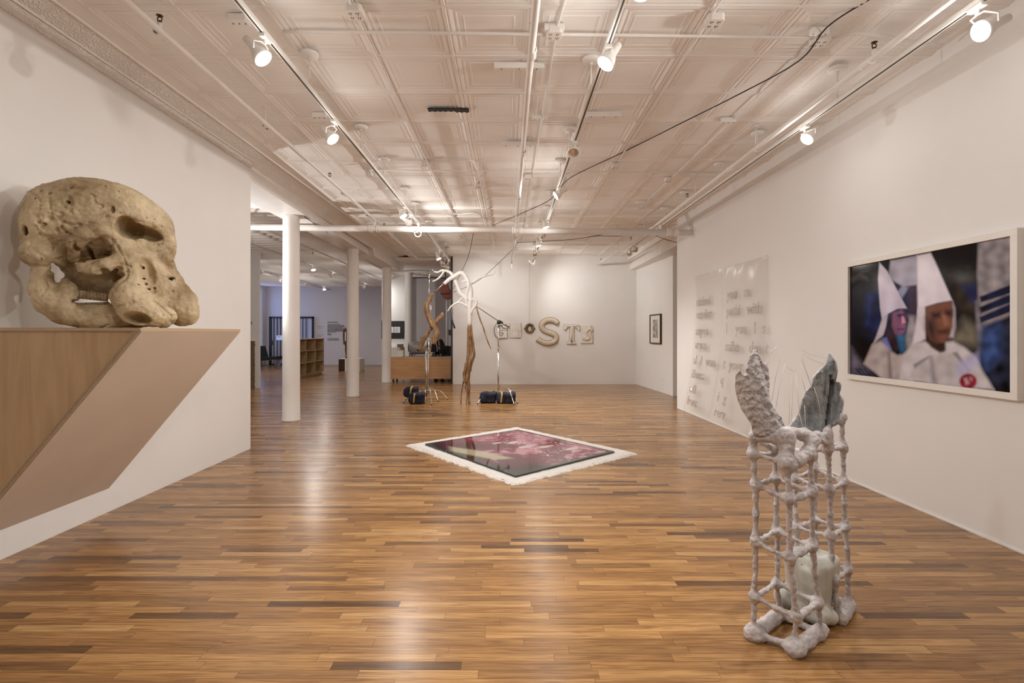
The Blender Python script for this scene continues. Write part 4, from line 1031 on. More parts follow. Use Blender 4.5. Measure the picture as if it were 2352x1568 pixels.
    a = np.linspace(0,2*PI,20,endpoint=False); lay([(1168+74*math.cos(k),1322+66*math.sin(k)) for k in a],(138,34,52),6,.3,n2)
    lay([(1130,1300),(1155,1290),(1180,1340),(1150,1352)],(196,150,160),7); lay([(1180,1285),(1205,1290),(1200,1320),(1180,1312)],(190,150,160),7,op=.8)
    lay([(165,440),(250,380),(330,370),(250,400),(300,430),(320,470),(240,450),(170,480)],(66,62,62),6,.3,op=.8)
    return np.clip(c,0.001,1)
crn = [onwall(cy1,cz1,.03), onwall(cy0,cz1,.03), onwall(cy0,cz0,.03), onwall(cy1,cz0,.03)]
print_mesh('print', crn, 300, 205, photo_paint, vcol_mat('photographic_print', .10, 0, .28), pw)
M_FRAME = mat('white_lacquer_frame', (0.80,0.77,0.73), .4, var=.03)
m = MB(); fw = .05
def wallbox(m, ya, yb, za, zb, o0, o1): m.prism([onwall(ya,za,o0),onwall(yb,za,o0),onwall(yb,zb,o0),onwall(ya,zb,o0)], (0,0,0), (o0-o1,0,0))
for ya, yb, za, zb in ((cy0-fw,cy1+fw,cz1,cz1+fw),(cy0-fw,cy1+fw,cz0-fw,cz0),(cy0-fw,cy0,cz0,cz1),(cy1,cy1+fw,cz0,cz1)): wallbox(m,ya,yb,za,zb,.001,.055)
m.build('frame', M_FRAME, pw, .002, fix=True)
m = MB(); wallbox(m,cy0,cy1,cz0,cz1,.001,.027); m.build('backing', M_BLACK, pw, fix=True)

# small framed print on the far recess wall
sp = thing('framed_print', 'small dark framed grey print with a cream mat on the far recess wall', 'picture', (3.97,13.9,1.2))
def rw2(y): return 3.92 + (15.0-y)*.063
def on2(y, z, off): return Vector((rw2(y)-off, y, z))
ya, yb = rw2(13)*F/(1520-CX), rw2(13.3)*F/(1498-CX)
za, zb = EYE-(790-CY)*12.9/F, EYE-(720-CY)*12.9/F
def box2(m, a, b3, c, d, o0, o1): m.prism([on2(a,c,o0),on2(b3,c,o0),on2(b3,d,o0),on2(a,d,o0)], (0,0,0), (o0-o1,0,0))
M_DKWOOD = mat('dark_brown_frame', (0.05,0.025,0.015), .4, var=.3)
m = MB(); w2 = .03
for a, b3, c, d in ((ya,yb,zb-w2,zb),(ya,yb,za,za+w2),(ya,ya+w2,za+w2,zb-w2),(yb-w2,yb,za+w2,zb-w2)): box2(m,a,b3,c,d,.001,.05)
m.build('frame', M_DKWOOD, sp, fix=True)
m = MB(); box2(m,ya+w2,yb-w2,za+w2,zb-w2,.001,.03); m.build('mat_board', mat('cream_mat_board',(.78,.74,.66),.8,var=.03), sp, fix=True)
m = MB(); dy, dz = (yb-ya)*.27, (zb-za)*.20; box2(m,ya+dy,yb-dy,za+dz,zb-dz*.9,.030,.032)
m.build('print', mat('grey_mottled_print',(.55,.52,.48),.6,scale=9,col2=(.12,.10,.09)), sp, fix=True)
t = thing('wall_socket', 'tiny white wall socket low on the far recess wall', 'socket', (4.03,12.75,.3))
m = MB(); box2(m,12.80,12.87,.30,.41,.001,.012); m.build('plate', M_WHITE, t, fix=True)

# ================================================================== CLEAR PLASTIC SHEETS WITH RAISED WRITING
def mat_clear(name, op, rough, tint=(1,1,1), bscale=8, bst=.2, dist=.01):
    m, t, b = nt(name); b.inputs['Base Color'].default_value = rgba(tint); b.inputs['Roughness'].default_value = rough; b.inputs['Specular IOR Level'].default_value = .9
    tr = N(t,'ShaderNodeBsdfTransparent'); tr.inputs[0].default_value = (0.985,0.98,0.975,1); mx = N(t,'ShaderNodeMixShader')
    gl = N(t,'ShaderNodeBsdfGlossy'); gl.inputs['Roughness'].default_value = rough
    tc = N(t,'ShaderNodeTexCoord'); ns = N(t,'ShaderNodeTexNoise'); ns.inputs['Scale'].default_value = bscale; L(t,tc.outputs['Object'],ns.inputs[0])
    bu = N(t,'ShaderNodeBump'); bu.inputs['Strength'].default_value = bst; bu.inputs['Distance'].default_value = dist; L(t,ns.outputs[0],bu.inputs['Height']); L(t,bu.outputs[0],gl.inputs['Normal'])
    mx.inputs[0].default_value = op
    L(t,tr.outputs[0],mx.inputs[1]); L(t,gl.outputs[0],mx.inputs[2]); L(t,mx.outputs[0],t.nodes['Material Output'].inputs[0])
    MATS[name] = m; return m
M_SHEET = mat_clear('clear_plastic_sheet', .035, .12, bscale=5)
M_LOUT = mat_clear('clear_letter_edges', .27, .10, bscale=60, bst=.8, dist=.01)
M_LETTER = mat_clear('clear_cast_letters', .09, .08, bscale=45, bst=.8, dist=.01)
def sheet_pt(s, t, k=0.0):       # s across (0..1), t down (0..1): the sheets bow out from the wall and drift towards the back wall
    y = s + .42*max(0,(t-.45)/.55)**1.5
    off = .022 + .035*math.sin(PI*min(1,t*1.1))*.5 + .085*t*t + k
    return Vector((rwx(y)-off, y, 2.62*(1-t)+.004))
def text_obj(txt, size, ext=.004, wire=0.0):
    cu = bpy.data.curves.new('t','FONT'); cu.body = txt; cu.size = size; cu.extrude = ext; cu.resolution_u = 2
    if wire: cu.extrude = 0; cu.fill_mode = 'NONE'; cu.bevel_depth = wire; cu.bevel_resolution = 1
    o = bpy.data.objects.new('t', cu); link(o); dg = bpy.context.evaluated_depsgraph_get(); dg.update()
    me = bpy.data.meshes.new_from_object(o.evaluated_get(dg)); vs = [v.co.copy() for v in me.vertices]; fs = [tuple(p.vertices) for p in me.polygons]
    bpy.data.objects.remove(o); bpy.data.meshes.remove(me); bpy.data.curves.remove(cu); return vs, fs
cols = [(9.20,8.02,['nicked','ecodor','anyou','areas','al I wan','illness','will','front'],[.165,.255,.37,.465,.575,.675,.785,.875],'clear plastic sheet with raised clear writing, the one nearer the far corner'),
        (7.98,6.72,['you  as','pathi with','I  you  I s','saihe  dea t','t your','q','i g','rerv'],[.15,.25,.36,.465,.575,.675,.785,.885],'clear plastic sheet with raised clear writing, the one nearer the large photograph')]
for ya_, yb_, words, rows, lab in cols:
    t = thing('plastic_sheet', lab, 'artwork', sheet_pt((ya_+yb_)/2,1,0), 'clear plastic sheets hung on the wall')
    m = MB(); nu, nv = 14, 40; vs = []
    for j in range(nv):
        for i in range(nu): vs.append(sheet_pt(ya_+(yb_-ya_)*i/(nu-1), j/(nv-1), .004*math.sin(i*1.3+j*.4)))
    n = len(vs); vs2 = [v+Vector((-.003,0,0)) for v in vs]
    fs = [(j*nu+i,j*nu+i+1,(j+1)*nu+i+1,(j+1)*nu+i) for j in range(nv-1) for i in range(nu-1)]
    m.add(vs+vs2, fs+[tuple(n+k for k in reversed(f)) for f in fs], True); m.build('sheet', M_SHEET, t)
    m = MB()                                   # doubled folded edges and top strip
    m.tube([sheet_pt(ya_,j/20,.006) for j in range(21)], .0045, 6); m.tube([sheet_pt(yb_,j/20,.006) for j in range(21)], .006, 6)
    m.tube([sheet_pt(yb_+.05,j/20,.006) for j in range(21)], .0035, 6)
    m.tube([sheet_pt(ya_+(yb_-ya_)*k/10,0,.006) for k in range(11)], .006, 6); m.tube([sheet_pt(ya_+(yb_-ya_)*k/10,.024,.006) for k in range(11)], .004, 6)
    m.build('folded_edges', M_LETTER, t)
    for line, r in zip(words, rows):
        for mt in re.finditer(r'\S+', line):
            m = MB(); vs, fs = text_obj(mt.group(), .235, .004); out = []
            for v in vs:
                tt = r + .05 - v.y/2.62; s_ = ya_ - .10 - (v.x + mt.start()*.112)*.98
                out.append(sheet_pt(s_, tt, .008 + v.z*1.6))
            m.add(out, fs)
            vs, fs = text_obj(mt.group(), .235, .004, .0042); out = []
            for v in vs:
                tt = r + .05 - v.y/2.62; s_ = ya_ - .10 - (v.x + mt.start()*.112)*.98
                out.append(sheet_pt(s_, tt, .016 + v.z*1.2))
            m.cur = 1; m.add(out, fs, True); m.build('raised_word', [M_LETTER, M_LOUT], t)

# ================================================================== SALT BED WITH DARK GLASS PICTURE
sb = thing('salt_bed', 'diamond shaped bed of coarse white salt lying on the wooden floor', 'salt bed', (.1,6.5,0))
Cn = [FL(931,1023.5,.0), FL(1187,982,.0), FL(1466,1043,.0), FL(1180,1115.5,.0)]
nu = 150; m = MB(); vs = []
for j in range(nu):
    for i in range(nu):
        u, v = i/(nu-1), j/(nu-1); p = (Cn[0]*(1-u)+Cn[1]*u)*(1-v) + (Cn[3]*(1-u)+Cn[2]*u)*v
        e = min(u,1-u,v,1-v); jag = noise.noise(p*7)*.03+noise.noise(p*25)*.02+noise.noise(p*70)*.012
        if e < .012: p = p + (Vector((.1,6.5,0))-p).normalized()*(jag)
        h = .030*min(1,e/.035)**.6; h += (noise.noise(p*12)*.006+noise.noise(p*60)*.004)*(1 if e > .004 else 0)
        vs.append((p.x,p.y,max(.0005,h) if e > .001 else .0005))
m.add(vs, [(j*nu+i,(j+1)*nu+i,(j+1)*nu+i+1,j*nu+i+1) for j in range(nu-1) for i in range(nu-1)], False)
M_SALT = mat('coarse_white_salt', (0.86,0.83,0.79), .55, var=.10, scale=90, bmp=.9, bscale=320, bdist=.006)
m.build('salt', M_SALT, sb, fix=True)
m = MB()
for k in range(160):
    e = random.choice([(0,1),(1,2),(2,3),(3,0)]); u = random.random(); p = Cn[e[0]]*(1-u)+Cn[e[1]]*u; c0 = Vector((.1,6.5,0)); o_ = (p-c0).normalized()*random.uniform(0,.05); p = p+o_; r = random.uniform(.002,.005)
    m.lathe([(0,0),(r,r*.5),(r*.8,r*1.2),(0,r*1.5)], (p.x,p.y,0), n=5, smooth=False)
tag(m.build('loose_grains', M_SALT, sb), kind='stuff')
gp = thing('glass_picture', 'glossy dark glass slab with a magenta and maroon cloudy print lying on the salt bed', 'picture', (.1,6.5,.032))
Gc = [FL(976.5,1018.5,.052), FL(1189.5,986,.052), FL(1411,1036,.052), FL(1184.5,1092,.052)]
M_SLAB = mat('green_edged_glass', (0.03,0.045,0.04), .06, var=.2)
m = MB(); m.prism([g_+Vector((0,0,-.020)) for g_ in Gc], (0,0,0), (0,0,.0195)); m.build('slab', M_SLAB, gp, fix=True)
def sal_paint(u, v, P):
    n1 = np.array([noise.noise(Vector((a*2.2,b3*2.2,1))) for a,b3,_ in P]); n2 = np.array([noise.noise(Vector((a*9,b3*9,4))) for a,b3,_ in P]); n3 = np.array([noise.noise(Vector((a*30,b3*30,9))) for a,b3,_ in P])
    c = np.ones((len(u),3))*s2l((40,24,28))[None,:]
    k = np.clip(.62+.9*n1+1.3*(u-.30)-.45*v+.0,0,1)[:,None]; c = c*(1-k)+s2l((138,52,80))[None,:]*k
    k = np.clip((n1+.55*n2+1.0*(u-.50)-.05)*1.8,0,.75)[:,None]*np.clip((v-.02)*6,0,1)[:,None]; c = c*(1-k)+s2l((196,150,162))[None,:]*k
    k = (np.clip((n3+.4*n2-.32)*6,0,1)*np.clip((u-.35)*4,0,1))[:,None]*.8; c = c*(1-k)+s2l((222,206,206))[None,:]*k
    x = u*100; y = v*100
    for cx, cy, rx, ry in ((60,36,7,3),(58,52,8,2.5),(70,60,7,3),(82,76,8,2.5),(48,30,5,2)):
        q = ((x-cx)/rx)**2+((y-cy)/ry)**2+n2*1.3; k = np.clip((1.1-q)*3,0,.85)[:,None]; c = c*(1-k)+s2l((206,196,190))[None,:]*k
    e = np.minimum(np.minimum(u,1-u),np.minimum(v,1-v)); k = np.clip((.03-e)*200,0,1)[:,None]; c = c*(1-k)+s2l((46,54,50))[None,:]*k
    # pale shape near the corner beside the columns
    d = poly_dist([(3,30),(10,18),(22,44),(26,70),(14,66)], x, y); k = np.clip(.5-d/5,0,.9)[:,None]; c = c*(1-k)+s2l((168,168,140))[None,:]*k
    return c
print_mesh('print', [Gc[0],Gc[1],Gc[2],Gc[3]], 170, 170, sal_paint, vcol_mat('print_under_glass', .04, 0, .5), gp)

# ================================================================== LETTERS ON THE BACK WALL
M_PUFF = mat_stain('aged_cream_enamel', (0.70,0.61,0.49), (0.58,0.48,0.36), (0.30,0.20,0.11), 3.5, 30, .45, .002, (0.24,0.30))
M_PALE = mat('pale_formed_plastic', (0.79,0.755,0.71), .4, var=.08, scale=5)
M_RIM = mat('tan_edge_paint', (0.27,0.18,0.10), .5, var=.3)
M_BRONZE = mat('aged_brass_ring', (0.26,0.19,0.10), .4, metal=.5, var=.4, scale=12)
YW = 15.0
def BW(px, py, d=0.0): return W(px, py, YW-d) if d == 0 else Vector(((px-CX)*YW/F, YW-d, EYE-(py-CY)*YW/F))
pxs = YW/F
def stroke(m, pts, hw, depth, n=12, cap=True):     # half-round bar laid on the wall following pixel points
    P = [BW(x,y) for x,y in pts]; vs = []
    for i, p in enumerate(P):
        d = (P[min(i+1,len(P)-1)]-P[max(i-1,0)]).normalized(); s_ = Vector((d.z,0,-d.x)); w_ = (hw[i] if isinstance(hw,list) else hw)*pxs
        for k in range(n+1):
            a = PI*k/n; vs.append((p.x+s_.x*math.cos(a)*w_, YW-.002-math.sin(a)**.7*depth, p.z+s_.z*math.cos(a)*w_))
    q = n+1; fs = [(i*q+k,i*q+k+1,(i+1)*q+k+1,(i+1)*q+k) for i in range(len(P)-1) for k in range(n)]
    if cap: fs += [tuple(range(q)), tuple(reversed(range((len(P)-1)*q,len(P)*q)))]
    fs += [(i*q,(i+1)*q,(i+1)*q+n,i*q+n) for i in range(len(P)-1)]
    m.add(vs, fs, True)
def outline(m, pts, r=.006, d=.0): m.tube([BW(x,y,d) for x,y in pts], r, 6)
sx = lambda a: 1120+a/9.046; sy = lambda a: 700+a/9.046
# big S
t = thing('letter_s', 'large puffy cream letter S with brown rim on the back wall', 'letter', BW(1257,763))
Sp = [(1452,385),(1400,340),(1330,318),(1250,322),(1170,355),(1125,420),(1135,490),(1190,540),(1270,570),(1350,600),(1410,640),(1425,700),(1395,755),(1320,790),(1230,800),(1140,775),(1070,735),(1035,708)]
Sx = [(v.x,v.y) for v in curve_pts([Vector((sx(a),sy(b3),0)) for a,b3 in Sp],4)]
m = MB(); stroke(m, Sx, 5.6, .085, 14); m.build('body', M_PUFF, t, fix=True)
m = MB(); stroke(m, Sx, 6.7, .03, 6); m.build('rim', M_RIM, t, fix=True)
# T
t = thing('letter_t', 'cream slab serif letter T with brown rim on the back wall', 'letter', BW(1312,768))
Tp = [(1585,405),(1905,418),(1908,535),(1880,535),(1850,475),(1790,460),(1785,760),(1835,780),(1835,810),(1640,808),(1640,775),(1695,750),(1710,455),(1650,465),(1612,522),(1585,520)]
Tq = [(sx(a),sy(b3)) for a,b3 in Tp]
m = MB(); m.prism([BW(x,y) for x,y in Tq], (0,0,0), (0,-.045,0)); m.build('body', M_PALE, t, fix=True)
m = MB(); outline(m, Tq+[Tq[0]], .009, .012); m.build('rim', M_RIM, t)
m = MB(); stroke(m, [(sx(1748),sy(440)),(sx(1740),sy(780))], 2.6, .065, 10); stroke(m, [(sx(1610),sy(440)),(sx(1890),sy(445))], 1.4, .055, 8); m.build('raised_core', M_PUFF, t, fix=True)
# O ring
t = thing('letter_o', 'round brass coloured ring letter O hanging by a thin wire on the back wall', 'letter', BW(1216,754))
m = MB(); cx_, cz_ = sx(872), sy(488); vs = []; fs = []; nr = 96
for k in range(nr):
    a = 2*PI*k/nr; ro = 11.2+ (2.0 if abs(math.cos(a)) > .994 else 0); ri = 4.2+.9*abs(math.cos(2*a))**2*(1 if abs(math.sin(a)) > .5 else -.6)
    for r, d in ((ro,.0),(ro*.98,.03),(ro*.80,.055),(ro*.66,.05),(ri*1.1,.035),(ri,.0)): p = BW(cx_+r*math.cos(a), cz_+r*math.sin(a)*(1.06 if r > 8 else 1.25)); vs.append((p.x,YW-.012-d,p.z))
fs = [(k*6+j,k*6+j+1,((k+1)%nr)*6+j+1,((k+1)%nr)*6+j) for k in range(nr) for j in range(5)]+[(k*6+5,k*6,((k+1)%nr)*6,((k+1)%nr)*6+5) for k in range(nr)]
m.add(vs, fs, True); m.build('ring', M_BRONZE, t, fix=True)
m = MB(); m.tube([BW(1216,742,.02),BW(1216,600,.02)], .002, 5); m.build('hanging_wire', M_STEEL, t)
# G outline letter
t = thing('letter_g', 'pale outlined letter G on the back wall behind the light stand', 'letter', BW(1150,760))
Go = [(315,480),(310,440),(285,415),(255,425),(238,470),(232,560),(245,625),(285,645),(320,610),(322,580),(275,572),(275,528),(405,528),(412,690),(365,695),(355,680),(300,700),(230,695),(180,660),(148,600),(138,520),(150,440),(185,395),(240,378),(300,378),(345,410),(400,405),(405,485)]
Gq = [(sx(a),sy(b3)) for a,b3 in Go]
m = MB(); m.prism([BW(x,y) for x,y in Gq], (0,0,0), (0,-.030,0)); m.build('body', M_PALE, t, fix=True)
m = MB(); outline(m, Gq+[Gq[0]], .009, .03); m.build('rim', M_RIM, t)
# blank formed panel
t = thing('blank_panel', 'blank pale square panel between the letters G and O on the back wall', 'panel', BW(1184,758))
m = MB(); a_, b_ = BW(sx(465),sy(682)), BW(sx(690),sy(375)); m.box(a_.x,b_.x,YW-.022,YW-.001,a_.z,b_.z); m.build('plate', M_PALE, t, .004)
m = MB(); outline(m, [(sx(a),sy(b3)) for a,b3 in ((465,380),(465,682),(690,684),(712,600),(706,480),(690,378))], .0045, .022); outline(m, [(sx(a),sy(b3)) for a,b3 in ((480,530),(600,508),(640,540),(700,535))], .003, .023); outline(m, [(sx(a),sy(b3)) for a,b3 in ((510,660),(505,560),(640,545),(650,650))], .003, .023)
m.build('rim', M_RIM, t)
# last panel with raised s
t = thing('panel_letter_s', 'pale cracked square panel with a small raised letter S on the back wall', 'letter', BW(1348,768))
m = MB(); a_, b_ = BW(sx(1935),sy(800)), BW(sx(2185),sy(425)); m.box(a_.x,b_.x,YW-.020,YW-.001,a_.z,b_.z); m.build('plate', M_PALE, t, .004)
s2 = [(2150,560),(2165,520),(2130,505),(2080,525),(2055,570),(2075,620),(2110,655),(2100,700),(2050,725),(2005,715),(1990,685)]
sq = [(v.x,v.y) for v in curve_pts([Vector((sx(a),sy(b3),0)) for a,b3 in s2],4)]
m = MB(); P_ = MB(); stroke(m, sq, 3.0, .05, 8); m.build('raised_letter', M_PUFF, t, fix=True)
m = MB(); outline(m, [(sx(a),sy(b3)) for a,b3 in ((2140,430),(2165,500),(2180,560),(2140,590),(2165,640))], .006, .022); outline(m, [(sx(a),sy(b3)) for a,b3 in ((1935,800),(2180,800),(2185,640))], .005, .02); m.build('crack', M_RIM, t)

# ================================================================== BRANCH SCULPTURE AND STANDS
M_CAST = mat('white_cast_branch', (0.86,0.84,0.82), .5, var=.04, bmp=.2, bscale=20, bdist=.004)
M_DRIFT = mat_wood('driftwood', (0.13,0.060,0.027), (0.47,0.29,0.145), (9,9,2.2), .6, 3.0, .5)
YT = 10.8; pt = YT/F
def path(pp, Y=YT, dy=0.0): return [W(x,y,Y+dy+(q[0] if q else 0)) for x,y,*q in pp]
def branch(m, pp, rr, Y=YT, dy=0.0, n=10):
    P_ = curve_pts(path(pp,Y,dy),4); R_ = lerp_list([r*pt*1.22 for r in rr],4)
    P_ = [p+Vector((noise.noise(p*6+Vector((3,1,0))),noise.noise(p*6),noise.noise(p*6+Vector((0,7,2)))))*.012 for p in P_]
    R_ = [r*(1+.18*noise.noise(p*11)) for r,p in zip(R_,P_)]; m.tube(P_, R_, n)
bs = thing('branch_sculpture', 'tall sculpture of white cast branches growing out of upright driftwood legs', 'sculpture', (FL(1072,930).x,YT,0))
m = MB()
branch(m,[(1079,748),(1079,716),(1080,688),(1082,668),(1077,652),(1070,636),(1064,628),(1055,627),(1047,632),(1037,638),(1027,645),(1020,651)],[4.3,4.6,4.5,4.2,4,3.8,3.8,3.8,3.8,3.6,3.4,3.6])
branch(m,[(1076,700),(1072,688),(1066,680),(1056,672),(1051,657),(1044,642),(1038,630),(1030,624),(1016,620.5),(1006,624),(995,623)],[4,4,4,3.7,3.5,3.5,3.2,2.6,2.2,1.8,1.3],dy=.08)
branch(m,[(1020,622),(1013,633),(1003,642),(993,646)],[1.8,1.7,1.5,1.4],dy=.06)
branch(m,[(1073,690),(1071,674),(1075,663),(1078,650)],[1.6,1.7,1.7,1.7],dy=-.05)
branch(m,[(1079,648),(1072,645),(1062,646),(1061,648)],[1.6,1.6,1.6,1.5],dy=-.03)
branch(m,[(1081,690),(1088,686),(1094,693),(1092,702),(1085,710),(1081,720)],[2.4,2.6,2.8,2.6,2.2,1.5],dy=-.05)
branch(m,[(1077,704),(1062,696.5),(1051,694.5),(1039,701),(1028,714)],[2.6,2.2,1.8,1.5,1.3],dy=.04)
branch(m,[(1050,695),(1057,688),(1064,683)],[1.3,1.3,1.2],dy=.04)
branch(m,[(1078,655),(1084,650),(1096,642),(1111,635),(1124,631),(1131,630.5),(1138,621.5)],[1.2,1.4,1.5,1.6,1.5,1.5,1.0],dy=.25)
m.build('white_branches', M_CAST, bs)
m = MB()
branch(m,[(1079,744),(1077,762),(1077,797),(1075,825),(1071,839),(1067.5,855),(1067,869),(1072,888),(1076,909),(1078.5,925)],[3.6,3.6,3.8,4.2,3.8,3.4,2.8,2.2,2.0,2.6])
branch(m,[(1083,747),(1084,776),(1087,799),(1089,815),(1083,835),(1078,855),(1075,872),(1078,888),(1078,905),(1077,927)],[1.6,2.4,2.8,2.6,2.2,2.4,2.8,2.2,1.6,1.8],dy=-.02)
branch(m,[(1077,770),(1081,787),(1080,818),(1077,840),(1074,860),(1070,880)],[1.8,2.4,2.6,2.8,2.6,2.0],dy=-.06)
branch(m,[(1066,872),(1061,895),(1058.5,915),(1058.4,929)],[1.6,1.0,.9,1.2],dy=.03); branch(m,[(1069,885),(1072.5,905),(1072,932)],[1.8,1.3,1.0],dy=-.12)
branch(m,[(1081,838),(1083,846),(1082.5,853)],[1.6,1.1,.8]); branch(m,[(1074,772),(1073,768),(1072,770)],[1,.8,.6])
m.build('driftwood_legs', M_DRIFT, bs, label='brown driftwood legs')
m = MB(); branch(m,[(1093,704),(1100,722),(1107,745),(1114,765),(1120,783),(1127.5,800.5)],[1.5,1.5,1.4,1.3,1.2,.8],dy=-.05); m.build('hanging_stick', M_DRIFT, bs, label='thin brown stick hanging from a white branch')
m = MB(); m.tube(path([(1022,648),(996,672.5)]), .011, 8); m.build('metal_rod', M_CHROME, bs)
# driftwood piece held by the first stand
db = thing('driftwood_branch', 'twisted brown driftwood branch clamped on the light stand by the desk', 'branch', (W(985,790,YT).x,YT+.05,W(985,805,YT).z))
m = MB()
branch(m,[(995,673),(986,688),(980,699),(980,714),(985,730),(993,744),(1000,755),(1003,767),(999,778),(995,790)],[3.2,4.6,4.6,4.8,5.0,5.2,5.2,5.6,6.0,3.8],dy=-.05)
branch(m,[(1019,720.5),(1008,732),(997,745),(990,753)],[3.6,4.0,4.0,3.6],dy=.02)
branch(m,[(994,750),(986,761),(975,776),(967,792),(961,803)],[3.4,3.4,4.0,4.8,3.6],dy=.06)
m.build('wood', M_DRIFT, db)
m = MB(); m.cyl(W(961.5,802,YT+.06),W(959.5,806,YT+.06),.030,10); m.build('dark_cut_end', M_DARK, db)

def stand(name, label, cxp, cyp, feet, risers, extra=None):
    Yc = F*EYE/(cyp-CY); c0 = Vector(((cxp-CX)*Yc/F, Yc, 0)); t = thing(name, label, 'stand', c0, 'chrome light stands')
    for i, (fxp, fyp) in enumerate(feet):
        f = FL(fxp, fyp); d = f-c0; L_ = d.length; d.normalize(); z0 = .20+.06*(i%3)
        m = MB(); m.tube(curve_pts([c0+d*.02+Vector((0,0,z0)), c0+d*L_*.45+Vector((0,0,z0+.01)), c0+d*L_*.70+Vector((0,0,z0-.02)), c0+d*L_*.85+Vector((0,0,z0*.5)), f+Vector((0,0,.015))],5), .0115, 8)
        m.build('leg', M_CHROME, t); q = MB(); q.cyl(f+Vector((0,0,.022)), f+Vector((0,0,.0)), .013, 8); o = q.build('foot_tip', M_BLACK, None); o.parent = t; o.data.transform(__import__('mathutils').Matrix.Translation(-c0))
    for (x, y0, y1, r) in risers:
        m = MB(); m.cyl(Vector(((x-CX)*Yc/F,Yc,EYE-(y0-CY)*Yc/F)), Vector(((x-CX)*Yc/F,Yc,EYE-(y1-CY)*Yc/F)), r, 14); m.build('column', M_CHROME, t)
    return t, c0, Yc
s1, c1, Y1 = stand('light_stand', 'chrome light stand by the desk that holds the driftwood branch', 980, 916, [(1028,917.5),(1006,922),(991,930),(927,925),(976,926)],
                   [(979,911,806,.022),(983.5,905,806,.012),(978,806,780,.016),(987,790,700,.010),(985.5,700,640,.013),(985.5,640,630,.018)])
def PX(x, y, Y, dy=0): return Vector(((x-CX)*Y/F, Y+dy, EYE-(y-CY)*Y/F))
m = MB()
m.cyl(PX(975,778,Y1,-.05),PX(993,780,Y1,-.05),.012,10); m.cyl(PX(976,780,Y1,-.05),PX(976,806,Y1,-.05),.016,10); m.cyl(PX(985,776,Y1,-.04),PX(986,812,Y1,-.04),.020,10); m.cyl(PX(991,780,Y1,-.05),PX(990,806,Y1,-.05),.010,8)
m.obox(PX(984,803,Y1,-.06),(.045,0,0),(0,.02,0),(0,0,.022)); m.cyl(PX(982,800,Y1,-.1),PX(994,812,Y1,-.1),.010,8); m.lathe([(0,0),(.03,.0),(.03,.012),(0,.012)], PX(986,800,Y1,-.1),(0,-1,0),14)
m.build('clamp_head', M_CHROME, s1)
m = MB(); m.tube([PX(968,778,Y1,-.1),PX(974,772,Y1,-.12),PX(981,764,Y1,-.1)],.012,8); m.tube([PX(985,703,Y1),PX(990,700,Y1),PX(991,712,Y1),PX(987,716,Y1)],.009,8); m.tube([PX(981,706,Y1,-.08),PX(988,712,Y1,-.05),PX(989,728,Y1,-.05)],.011,8); m.build('branch_clamp', M_CHROME, s1)
m = MB(); m.tube(curve_pts([PX(985.5,632,Y1),PX(986,624,Y1),PX(990,620,Y1),PX(995,622,Y1)],4),.013,8); m.lathe([(0,0),(.03,0),(.03,.03),(0,.03)], PX(985,626,Y1,-.04),(0,-1,0),12); m.cyl(PX(985,637,Y1),PX(985.5,641,Y1),.024,12); m.build('top_hook', M_STEEL, s1)
m = MB(); m.tube([PX(978,893,Y1,-.02),PX(973,890,Y1,-.04),PX(972,894,Y1,-.04)],.010,8); m.build('locking_knob', M_CHROME, s1)
s2_, c2, Y2 = stand('light_stand', 'chrome light stand right of the driftwood legs with a boom arm on top', 1145, 916, [(1097,928),(1188,926),(1181,930),(1168,908)],
                   [(1144.5,912,810,.020),(1144.5,812,745,.013)])
m = MB(); m.lathe([(.013,-.03),(.024,-.025),(.024,.025),(.013,.03)], PX(1144.5,800,Y2), n=14); m.tube([PX(1145,798,Y2,-.02),PX(1150,795,Y2,-.03),PX(1151,799,Y2,-.03)],.008,8); m.build('locking_collar', M_CHROME, s2_)
m = MB(); m.lathe([(0,-.05),(.045,-.045),(.05,0),(.045,.045),(0,.05)], PX(1146,740,Y2,-.03),(0,1,0),18); m.obox(PX(1150,739,Y2,-.03),(.05,0,-.03),(0,.03,0),(.015,0,.02)); m.build('grip_head', M_BLACK, s2_, label='black grip head')
m = MB(); m.tube([PX(1093,702.5,Y2,-.06),PX(1146,738,Y2,-.06),PX(1167,751,Y2,-.06)],.0085,8); m.build('boom_arm', M_CORD, s2_, label='dark boom arm')
m = MB(); m.cyl(PX(1140,748,Y2),PX(1149,748,Y2),.014,10); m.lathe([(0,-.03),(.028,-.03),(.028,.03),(0,.03)], PX(1168,749,Y2,-.06),(0,1,0),14); m.cyl(PX(1167,744,Y2,-.06),PX(1170,755,Y2,-.06),.012,8); m.obox(PX(1166,757,Y2,-.06),(.014,0,.0),(0,.012,0),(0,0,.02)); m.build('end_clamp', M_STEEL, s2_)

